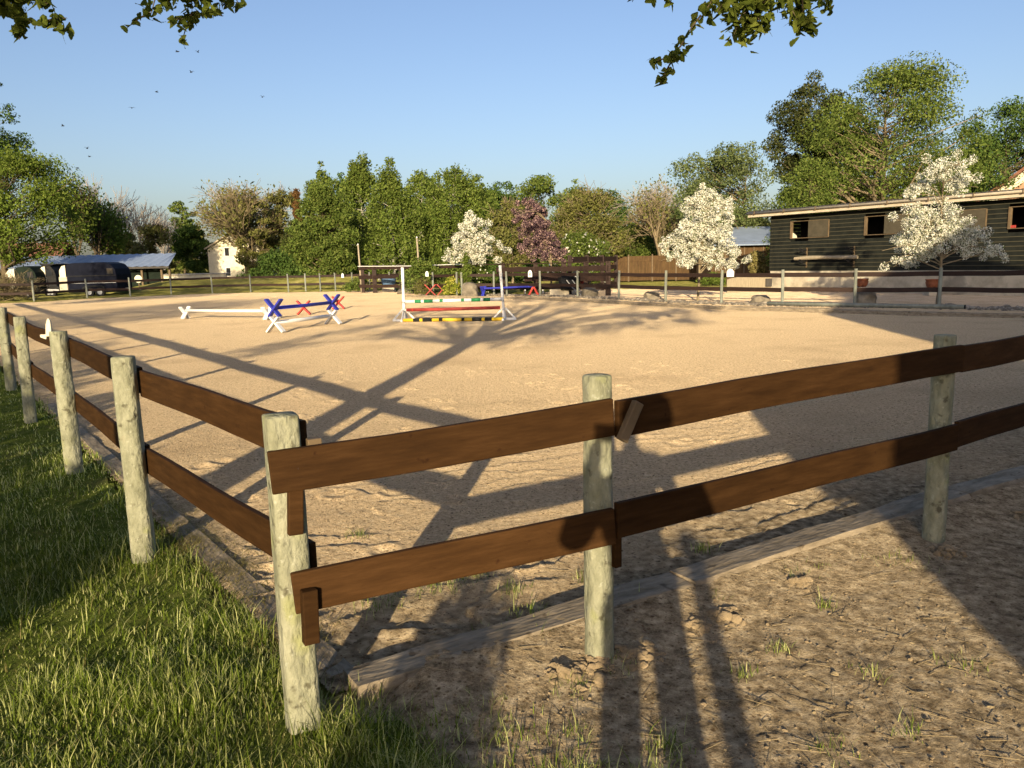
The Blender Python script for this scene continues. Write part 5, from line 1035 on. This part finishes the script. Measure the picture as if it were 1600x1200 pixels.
for s in ((290, -70, 250, -10, 7.2, 50, .12), (255, -40, 235, 25, 7.2, 34, .07), (235, 20, 198, 44, 7.2, 10, .035), (270, -40, 262, 12, 7.2, 50, .08), (300, -40, 300, 18, 7.2, 55, .08), (320, -30, 318, 20, 7.2, 40, .06), (300, 20, 285, 62, 7.2, 26, .045), (290, 30, 262, 36, 7.2, 12, .03), (340, -40, 352, 12, 7.2, 34, .06), (350, -40, 376, 14, 7.2, 24, .05), (330, 15, 340, 24, 7.2, 8, .03)):
    rl.append(spray(*s))
rl2 = []
for s in ((-40, -30, 20, 5, 6.2, 70, .10), (-30, -20, 65, -5, 6.2, 60, .08), (10, -10, 75, 6, 6.2, 44, .06), (-20, 0, 35, 30, 6.2, 30, .05), (10, 22, 60, 40, 6.2, 10, .03), (35, 35, 30, 62, 6.2, 16, .04), (60, 38, 105, 28, 6.2, 16, .035), (85, 32, 98, 50, 6.2, 12, .035), (-20, -10, -5, 25, 6.2, 16, .05)):
    rl2.append(spray(*s))
for rs, skip in ((roots, (6, 7, 8, 9, 13, 19)), (rl, (2, 6, 7, 10)), (rl2, (4, 5, 6, 7))):
    c = np.mean(rs, 0) + np.array([0, -1.2, .75]); limb([fork, fork * .5 + c * .5 + np.array([0, 0, .5]), c], .085)
    for r_ in [q_ for i_, q_ in enumerate(rs) if i_ not in skip]: limb([c, (c + r_) / 2 + np.array([0, 0, .06]), r_], .020)
V, F = prisms(P0, P1, R0, R1, 6); np_mesh('bough', V, F, M['bark'], oak, smooth=True)
# lobed leaves: a folded outline of eight lobes each, 6 to 9 cm long
LC = np.concatenate(LV); n = len(LC)
out_ = np.array([(0, -.5), (.10, -.36), (.17, -.22), (.18, -.08), (.27, .02), (.26, .16), (.31, .28), (.22, .42), (0, .48), (-.22, .42), (-.31, .28), (-.26, .16), (-.27, .02), (-.18, -.08), (-.17, -.22), (-.10, -.36)])
nr = g_.normal(size=(n, 3)) + np.array([0, -.3, .7]); nr /= np.linalg.norm(nr, axis=1, keepdims=True); t = g_.normal(size=(n, 3)) + np.array([0, 0, -.6]); u = np.cross(nr, t); u /= np.linalg.norm(u, axis=1, keepdims=True); v = np.cross(nr, u)
s = g_.uniform(.065, .115, n)[:, None, None]; fold = np.abs(out_[:, 0])[None, :, None] * .35
V = LC[:, None] + (u[:, None] * out_[None, :, :1] + v[:, None] * out_[None, :, 1:] + nr[:, None] * fold) * s
np_mesh('leaf_sprays', V.reshape(-1, 3), np.arange(n * 16).reshape(-1, 16), M['oakleaf'], oak)
# second tree, left of the view: long shadow over the far-left sand
t2 = np.array([-15.0, 5.0])
def shade_tree(name, label, x, y, H, z0, Rr, leaf, nl, seed, trunk=.3, clumps=70, cr=.24):
    g_ = np.random.default_rng(seed); root = empty(name, (x, y, 0), label, 'tree'); t = g_.uniform(0, 1, clumps); a = g_.uniform(0, 6.283, clumps); rr = np.sqrt(g_.uniform(.1, 1, clumps)) * np.sqrt(np.clip(1 - (2 * t - 1) ** 2, .1, 1))
    Cc = np.stack([Rr * rr * np.cos(a), Rr * rr * np.sin(a), z0 + (H - z0) * t], -1); P0, P1, R0, R1 = branch_net(None, H * .7, trunk, Cc, g_, z0, .03); V, F = prisms(P0, P1, R0, R1, 6); np_mesh('trunk', V, F, M['bark'], root, smooth=True)
    ci = g_.integers(0, clumps, nl); V, F = leaves(Cc[ci] + g_.normal(0, cr * Rr * .5, (nl, 3)), .16, g_); np_mesh('crown', V, F, M[leaf], root)
shade_tree('broadleaf_tree', 'spreading tree standing left of the lawn, outside the view', -19.5, 3.0, 8.2, 4.4, 4.2, 'L_green', 9000, 5)
shade_tree('broadleaf_tree', 'tall tree beyond the lawn, outside the view, shading the trailers', *sh(20, -30.5)[:2], 10.5, 5.2, 5.2, 'L_green', 14000, 6)
# hedge shading the lawn
hg = empty('hedge', sh(-3.2, -7.2), 'clipped hedge behind the lawn, throwing its shade on the grass', 'hedge', None, -SUN_AZ)
g_ = np.random.default_rng(4); n = 16000; hx = g_.uniform(-5.3, 4.25, n); topz = 1.50 + .31 * (4.3 - hx) + .14 * np.sin(hx * 2.1) + .09 * np.sin(hx * 5.3)
V, F = leaves(np.stack([hx, g_.uniform(-.5, .5, n), topz * g_.uniform(.02, 1, n) ** .8], -1), .13, g_); np_mesh('crown', V, F, M['L_dark'], hg)
b = MB()
for k in range(8): b.tube([(-3.9 + k * 1.1, 0, 0), (-3.9 + k * 1.1, .05, 1.2), (-3.8 + k * 1.1, 0, 2.2)], [.04, .035, .02], 6)
b.build('stem', M['bark'], hg)
sb = empty('shrub', sh(-1.15, -.70), 'low garden shrub behind the camera near the corner post', 'shrub'); g_ = np.random.default_rng(14); n = 2600
o_ = g_.normal(size=(n, 3)); o_ /= np.linalg.norm(o_, axis=1, keepdims=True); V, F = leaves(np.array([0, 0, .62]) + o_ * g_.uniform(.2, 1, (n, 1)) ** .5 * np.array([.30, .3, .55]), .06, g_); np_mesh('crown', V, F, M['L_dark'], sb)
b = MB()
for k in range(5): b.tube([(0, 0, 0), (.05 * math.cos(k * 1.3), .05 * math.sin(k * 1.3), .4), (.18 * math.cos(k * 1.3), .15 * math.sin(k * 1.3), .9)], [.02, .015, .006], 6)
b.build('stem', M['bark'], sb)
# house with a low wing: the straight-edged shade at the right
A0 = -3.0
HB = empty('house', sh(A0, 0), 'brick house with a low flat-roofed wing behind the camera', 'house', None, -SUN_AZ)      # local x = b, local y = a - A0
zw = (10.4 - A0) * TANE; ze = (24.0 - A0) * TANE; zr = ze + 4.4; bL, bR, bM = 6.05, 20.0, 12.9
b = MB(); b.prism([(bL + .35, 0), (bR - .35, 0), (bR - .35, ze - .1), (bM, zr - .35), (bL + .35, ze - .1)], Matrix.Translation((0, -4.6, 0)), 9.0); b.build('wall', M['peach'], HB)
b = MB()
for s, e in ((bL, -1), (bR, 1)): b.beam((s, -4.5, ze - .12), (bM, -4.5, zr - .12), 9.4, .22)
rfo = b.build('roof', M['tiles'], HB); b = MB(); b.box((bM + .6, -5, zr + .3), (.8, .8, 1.6)); b.build('chimney', M['peach'], rfo)
zx = (15.2 - A0) * TANE; wl = 1.46
b = MB(); b.prism([(wl + .18, 0), (bL + .2, 0), (bL + .2, zx - .2), (wl + .18, zw - .2)], Matrix.Translation((0, -2.2, 0)), 3.8); wing = b.build('wing', M['peach'], HB)
b = MB(); b.beam((wl, -2.1, zw - .1), (bL + .25, -2.1, zx - .06), 4.2, .2); b.build('lean_to_roof', M['roofdark'], wing)
for x, z in ((8.5, 1.5), (12.5, 1.5), (16.5, 1.5), (8.5, 4.4), (12.5, 4.4), (16.5, 4.4)):
    b = MB(); b.box((x, -.09, z), (1.4, .1, 1.4)); o = b.build('window', M['white'], HB); b = MB(); b.box((x, -.06, z), (1.2, .1, 1.2)); b.build('pane', M['glass'], o)
b = MB(); b.box((3.8, -.29, 1.05), (1.0, .1, 2.1)); dr = b.build('door', M['dgreen'], HB); b = MB(); b.tube([(4.2, -.24, 1.0), (4.2, -.18, 1.0)], .03, 8); b.build('handle', M['steel'], dr)
po = empty('clothes_post', sh(-2.6, .42), 'slim timber post behind the photographer', 'post'); b = MB(); b.tube([(0, 0, 0), (0, 0, 1.6)], .055, 10); b.build('shaft', M['post_far'], po, smooth=True); b = MB(); b.tube([(-.12, 0, 1.55), (.12, 0, 1.55)], .02, 8); b.build('cross_bar', M['steel'], po)

# ================================================================ THE PHOTOGRAPHER
pe_o = sh(-.42, .12); per = empty('person', pe_o, 'person in dark clothes holding up a phone behind the fence corner', 'person', None, -SUN_AZ)
def skin_fig(name, verts, edges, radii, mat, parent, root=0, sub=2):
    me = bpy.data.meshes.new(name); me.from_pydata(verts, edges, []); o = bpy.data.objects.new(name, me); COL.objects.link(o); o.parent = parent
    md = o.modifiers.new('skin', 'SKIN'); md.use_smooth_shade = True
    for i, r_ in enumerate(radii): me.skin_vertices[0].data[i].radius = (r_ if isinstance(r_, tuple) else (r_, r_)); me.skin_vertices[0].data[i].use_root = (i == root)
    s_ = o.modifiers.new('sub', 'SUBSURF'); s_.levels = sub; s_.render_levels = sub; me.materials.append(mat); return o
inv = Matrix.Rotation(-SUN_AZ, 4, 'Z').inverted()
ph = inv @ Vector((-float(pe_o[0]), -.055 - float(pe_o[1]), 1.695))     # phone just behind the camera, in the person's frame
V_ = [(0, 0, 1.02), (0, .01, 1.22), (0, .0, 1.45), (0, .01, 1.60), (0, .03, 1.68), (0, .05, 1.76), (0, .05, 1.86),
      (.10, 0, .98), (.115, .02, .52), (.12, -.02, .10), (.125, .12, .05), (-.10, 0, .98), (-.115, .02, .52), (-.12, -.02, .10), (-.125, .12, .05),
      (.20, 0, 1.52), (.29, .10, 1.28), (ph[0] + .085, ph[1] - .05, 1.62), (-.20, 0, 1.52), (-.31, .10, 1.28), (ph[0] - .095, ph[1] - .05, 1.62), (ph[0] + .085, ph[1] - .02, 1.67), (ph[0] - .095, ph[1] - .02, 1.67)]
E_ = [(0, 1), (1, 2), (2, 3), (3, 4), (4, 5), (5, 6), (0, 7), (7, 8), (8, 9), (9, 10), (0, 11), (11, 12), (12, 13), (13, 14), (2, 15), (15, 16), (16, 17), (2, 18), (18, 19), (19, 20), (17, 21), (20, 22)]
Rr_ = [(.15, .11), (.14, .10), (.17, .11), (.07, .07), (.065, .065), (.082, .10), (.06, .075), .095, .06, .045, (.045, .035), .095, .06, .045, (.045, .035), .07, .05, .032, .07, .05, .032, (.038, .018), (.038, .018)]
skin_fig('body', V_, E_, Rr_, M['skin'], per)
ct = [(0, 0, .96), (0, .01, 1.22), (0, 0, 1.45), (0, .01, 1.575), (.20, 0, 1.52), (.29, .10, 1.28), (ph[0] + .09, ph[1] - .07, 1.59), (-.20, 0, 1.52), (-.31, .10, 1.28), (ph[0] - .10, ph[1] - .07, 1.59)]
skin_fig('jacket', ct, [(0, 1), (1, 2), (2, 3), (2, 4), (4, 5), (5, 6), (2, 7), (7, 8), (8, 9)], [(.175, .13), (.16, .12), (.19, .13), (.075, .075), .085, .062, .045, .085, .062, .045], M['cloth'], per)
tr_ = [(0, 0, 1.0), (.10, 0, .96), (.115, .02, .52), (.12, -.02, .10), (-.10, 0, .96), (-.115, .02, .52), (-.12, -.02, .10)]
skin_fig('trousers', tr_, [(0, 1), (1, 2), (2, 3), (0, 4), (4, 5), (5, 6)], [(.16, .12), .105, .07, .058, .105, .07, .058], M['cloth'], per)
for s in (-1, 1): skin_fig('shoe', [(s * .12, -.06, .05), (s * .125, .08, .045), (s * .13, .17, .035)], [(0, 1), (1, 2)], [(.05, .05), (.05, .04), (.045, .03)], M['black'], per)
b = MB(); b.lathe([(.105, -.02), (.112, .05), (.098, .11), (.055, .15), (.01, .16)], (0, .035, 1.79), 16); b.build('hair', M['hair'], per, smooth=True)
for s in (-1, 1):
    b = MB(); b.tube([(s * .032, .135, 1.80), (s * .032, .148, 1.80)], [.014, .010], 10); b.build('eye', M['white'], per, smooth=True)
b = MB(); b.tube([(0, .135, 1.80), (0, .165, 1.765)], [.010, .016], 8); b.build('nose', M['skin'], per, smooth=True)
b = MB(); b.box((0, .135, 1.725), (.045, .02, .010)); b.build('mouth', M['oldred'], per, bevel=.003)
for s in (-1, 1):                                        # four fingers behind the phone edge and a thumb on each hand
    hx_ = ph[0] + s * .09
    for k in range(4):
        z = 1.665 + k * .019; skin_fig('finger', [(hx_ - s * .0, ph[1] - .015, z), (hx_ + s * .005, ph[1] + .018, z), (hx_ - s * (.022 + .004 * (k % 2)), ph[1] + .022, z - .002), (hx_ - s * (.036 + .004 * (k % 3)), ph[1] + .017, z - .004)], [(0, 1), (1, 2), (2, 3)], [.009, .0088, .008, .007], M['skin'], per, sub=1)
    skin_fig('thumb', [(hx_, ph[1] - .02, 1.655), (hx_ - s * .018, ph[1] - .024, 1.675), (hx_ - s * .034, ph[1] - .018, 1.69)], [(0, 1), (1, 2)], [.012, .0105, .009], M['skin'], per, sub=1)
phn = empty('phone', (0, -.058, 1.695), 'black phone held sideways in both hands of the photographer', 'phone', None, 0); b = MB(); b.box((0, 0, 0), (.150, .009, .074)); pb__ = b.build('case', M['black'], phn, bevel=.004); b = MB(); b.box((0, -.006, 0), (.138, .002, .066)); b.build('screen', M['glass'], phn)

# ================================================================ FOREGROUND GRASS, WEEDS, LITTER
def blades(name, P, hgt, wid, mat, seed, lean=.5):
    g_ = np.random.default_rng(seed); n = len(P); a = g_.uniform(0, 6.283, n); d = np.stack([np.cos(a), np.sin(a), 0 * a], -1); sd_ = np.stack([-np.sin(a), np.cos(a), 0 * a], -1); h = (hgt * np.exp(g_.normal(0, .35, n)))[:, None]; le = (lean * g_.uniform(.1, 1.4, n))[:, None]; w_ = (wid * g_.uniform(.6, 1.3, n))[:, None]
    up = np.array([0, 0, 1.0]); m1 = P + up * h * .55 + d * h * le * .25; m2 = P + up * h * .9 + d * h * le * .75 
    V = np.stack([P - sd_ * w_ * .5, P + sd_ * w_ * .5, m1 + sd_ * w_ * .42, m1 - sd_ * w_ * .42, m2 + sd_ * w_ * .10, m2 - sd_ * w_ * .10], 1)
    F = np.array([[0, 1, 2, 3], [3, 2, 4, 5]]); F = (F[None] + (np.arange(n) * 6)[:, None, None]).reshape(-1, 4)
    o = np_mesh(name, V.reshape(-1, 3), F, M[mat]); return o
def zturf(x, y): return disp_turf(x, y)
g_ = np.random.default_rng(8); n = 360000; r_ = 1.2 * np.exp(g_.uniform(0, 1, n) * math.log(16 / 1.2)); a = g_.uniform(-1.25, .25, n); x, y = r_ * np.sin(a), r_ * np.cos(a)
lawn_b = [C + .13 * I1 - .05 * I2] + [C + D1 * t + .22 * I1 for t in (3, 30)] + [np.array(p) for p in ((-40, 14), (-30, -3), (.42, -3), (.25, 1.0), (.10, 1.75), (-.10, 2.25), (-.45, 2.66))]
jx, jy = np.where((y < 2.7) & (x > -.8), g_.normal(0, .13, (2, n)), 0.0); k = inpoly(x + jx, y + jy, lawn_b) & (fbm(x * 1.8, y * 1.8, 3, 12) + g_.normal(0, .12, n) > .22); x, y = x[k], y[k]
P = np.stack([x, y, zturf(x, y) - .008], -1); hmod = .30 + 3.2 * np.clip(fbm(x * 3.4, y * 3.4, 4, 6) - .22, 0, 1) ** 1.3
o = blades('grass', P, .025 * hmod * (1 + .35 * (np.hypot(x, y) < 4.5)), .0026 + .0006 * np.hypot(x, y), 'grassblade', 2, .9); tag(o, 'green lawn grass growing left of the fence corner', 'grass', kind='stuff')
k = fbm(x * 3.1, y * 3.1, 3, 55) + g_.normal(0, .06, len(x)) > .54; 
o = blades('tall_grass', P[k][:46000], .085, .0040, 'grassblade', 3, 1.1); tag(o, 'longer tufted grass blades catching the sun on the lawn', 'grass', kind='stuff')
k2 = g_.uniform(size=len(x)) < .035; o = blades('dry_grass', P[k2], .05, .003, 'drygrass', 5, 1.8); tag(o, 'dry straw-coloured blades scattered in the lawn', 'grass', kind='stuff')
tuf = []
for (px, py, n, s) in ((1240, 905, 130, .05), (1100, 860, 60, .035), (1280, 895, 60, .04), (1215, 1020, 50, .03), (1290, 950, 40, .03), (920, 905, 60, .04), (890, 1080, 60, .04), (980, 945, 90, .06), (1120, 945, 50, .03), (970, 1050, 50, .04), (690, 915, 120, .07), (640, 905, 110, .08), (600, 945, 110, .07), (720, 860, 60, .05), (745, 900, 50, .04), (800, 925, 60, .05), (560, 840, 50, .04), (760, 1100, 70, .06), (700, 1150, 160, .09), (640, 1130, 160, .07), (800, 1160, 90, .07), (850, 1010, 40, .03), (1390, 880, 60, .05), (1430, 885, 50, .05), (1360, 1060, 30, .03), (1160, 1060, 40, .03), (1500, 1040, 40, .05), (830, 960, 50, .05), (900, 1150, 50, .04), (560, 1100, 150, .08), (1040, 1170, 30, .03), (1300, 1180, 40, .04), (1420, 1150, 40, .03), (870, 985, 60, .05), (780, 1000, 40, .04), (930, 1000, 40, .03)):
    c = gnd(px, py); q = c[:2] + g_.normal(0, s, (n, 2)); tuf.append(np.concatenate([q, np.full((n, 1), .0)], 1))
T_ = np.concatenate(tuf); o = blades('weed_tufts', T_, .042, .0035, 'grassblade', 6, .9); tag(o, 'small weed and grass tufts on the bare soil', 'weeds', kind='stuff')
q = np.concatenate([C + D1 * g_.uniform(.5, 3.6) + I1 * (.24 + g_.normal(0, .03)) + g_.normal(0, (.10, .10), (130, 2)) for _ in range(26)]); T2 = np.concatenate([q, np.full((len(q), 1), .012)], 1)
o = blades('mown_hay', T2, .012, .0035, 'drygrass', 16, 5.0); tag(o, 'dry mown grass lying over the edging beside the corner post', 'hay', kind='stuff')
q = np.concatenate([np.array([g_.uniform(-.55, .75), 0]) + np.array([0, g_.uniform(1.6, 2.5)]) + g_.normal(0, .05, (60, 2)) for _ in range(46)]); q = q[((q[:, 0] - CX_) * I2[0] + (q[:, 1] - CY_) * I2[1]) < -.1]; T2 = np.concatenate([q, np.full((len(q), 1), .0)], 1)
o = blades('weeds', T2, .05, .0036, 'grassblade', 17, 1.2); tag(o, 'ragged grass thinning out from the lawn onto the soil', 'weeds', kind='stuff')
# broad-leaved weed beside the corner post
wd = empty('broad_leaf_weed', gnd(541, 1140), 'broad-leaved green weed beside the foot of the corner post', 'weed')
for k in range(5):
    a = k * 1.35 + .3; hgt = .085 if k == 0 else .05; bnd = .015 if k == 0 else .05; b = MB(); L_ = hgt
    for i in range(7):
        t = i / 6; ww_ = .016 * math.sin(math.pi * min(1, t * 1.02 + .02)) ** .8 + .0015; cx_ = math.cos(a) * bnd * t ** 1.5; cy_ = math.sin(a) * bnd * t ** 1.5; z = hgt * t
        b.v += [(cx_ - math.sin(a) * ww_, cy_ + math.cos(a) * ww_, z), (cx_, cy_, z - .004), (cx_ + math.sin(a) * ww_, cy_ - math.cos(a) * ww_, z)]
    for i in range(6):
        for j in range(2): b.f.append((i * 3 + j, i * 3 + j + 1, i * 3 + j + 4, i * 3 + j + 3))
    b.build('leaf', M['L_bright'], wd, smooth=True)
b = MB(); b.tube([(0, 0, -.02), (0, 0, .012)], [.006, .004], 6); b.build('stem', M['L_bright'], wd)
# straw, grit and clods
g_ = np.random.default_rng(31); n = 800; r_ = 2.0 * np.exp(g_.uniform(0, 1, n) * math.log(3.4)); a = g_.uniform(-.35, .62, n); x, y = r_ * np.sin(a), r_ * np.cos(a); v_ = (x - CX_) * I2[0] + (y - CY_) * I2[1]
k = (v_ < 1.5) & ((x - CX_) * I1[0] + (y - CY_) * I1[1] > .05) & (g_.uniform(size=n) < np.clip(1.3 - v_ * .8, 0, 1)); x, y = x[k], y[k]; n = len(x); a = g_.uniform(0, 3.14, n); L_ = g_.uniform(.015, .07, n) 
z = np.where(v_[k] > .1, disp_sand(x, y), disp_soil(x, y) + .01) + .006; dx, dy = np.cos(a) * L_, np.sin(a) * L_
V, F = prisms(np.stack([x - dx, y - dy, z + g_.uniform(-.002, .006, n)], -1), np.stack([x + dx, y + dy, z + g_.uniform(-.002, .012, n)], -1), np.full(n, .0013), np.full(n, .0009), 4); tag(np_mesh('straw_litter', V, F, M['straw']), 'scattered bits of straw on the trodden soil', 'straw', kind='stuff')
n = 2600; r_ = 1.9 * np.exp(g_.uniform(0, 1, n) * math.log(3.2)); a = g_.uniform(-.1, .68, n); x, y = r_ * np.sin(a), r_ * np.cos(a); v_ = (x - CX_) * I2[0] + (y - CY_) * I2[1]; k = v_ < .02; x, y = x[k], y[k]
tag(scatter_stones('grit', np.stack([x, y, disp_soil(x, y) + .01], -1), .0036, 'clod', .7, .002, 6), 'small crumbs and grit lying on the soil path', 'grit', kind='stuff')
cl_ = []
for (px, py, n, s) in ((1245, 918, 60, .045), (1130, 970, 60, .05), (1075, 940, 45, .04), (1085, 985, 55, .045), (985, 1030, 70, .05), (930, 1045, 60, .05), (1010, 1020, 30, .03), (1590, 810, 30, .05), (1480, 870, 40, .06), (880, 1060, 40, .05)):
    c = gnd(px, py); q = c[:2] + g_.normal(0, s, (n, 2)); h = .03 * np.exp(-((q - c[:2]) ** 2).sum(1) / (2 * s * s)); cl_.append(np.concatenate([q, (h + .012)[:, None]], 1))
tag(scatter_stones('soil_clods', np.concatenate(cl_), .014, 'clod', .8, 0, 9), 'heaps of crumbled tan soil along the sleepers', 'soil clods', kind='stuff')
n = 70; x = g_.uniform(.2, 2.6, n); y = g_.uniform(2.0, 4.2, n); k = ((x - CX_) * I2[0] + (y - CY_) * I2[1]) < .0
tag(scatter_stones('pale_stones', np.stack([x[k], y[k], disp_soil(x[k], y[k]) + .008], -1), .008, 'straw', .7, 0, 12), 'few pale stones lying on the soil path', 'stones', kind='stuff')
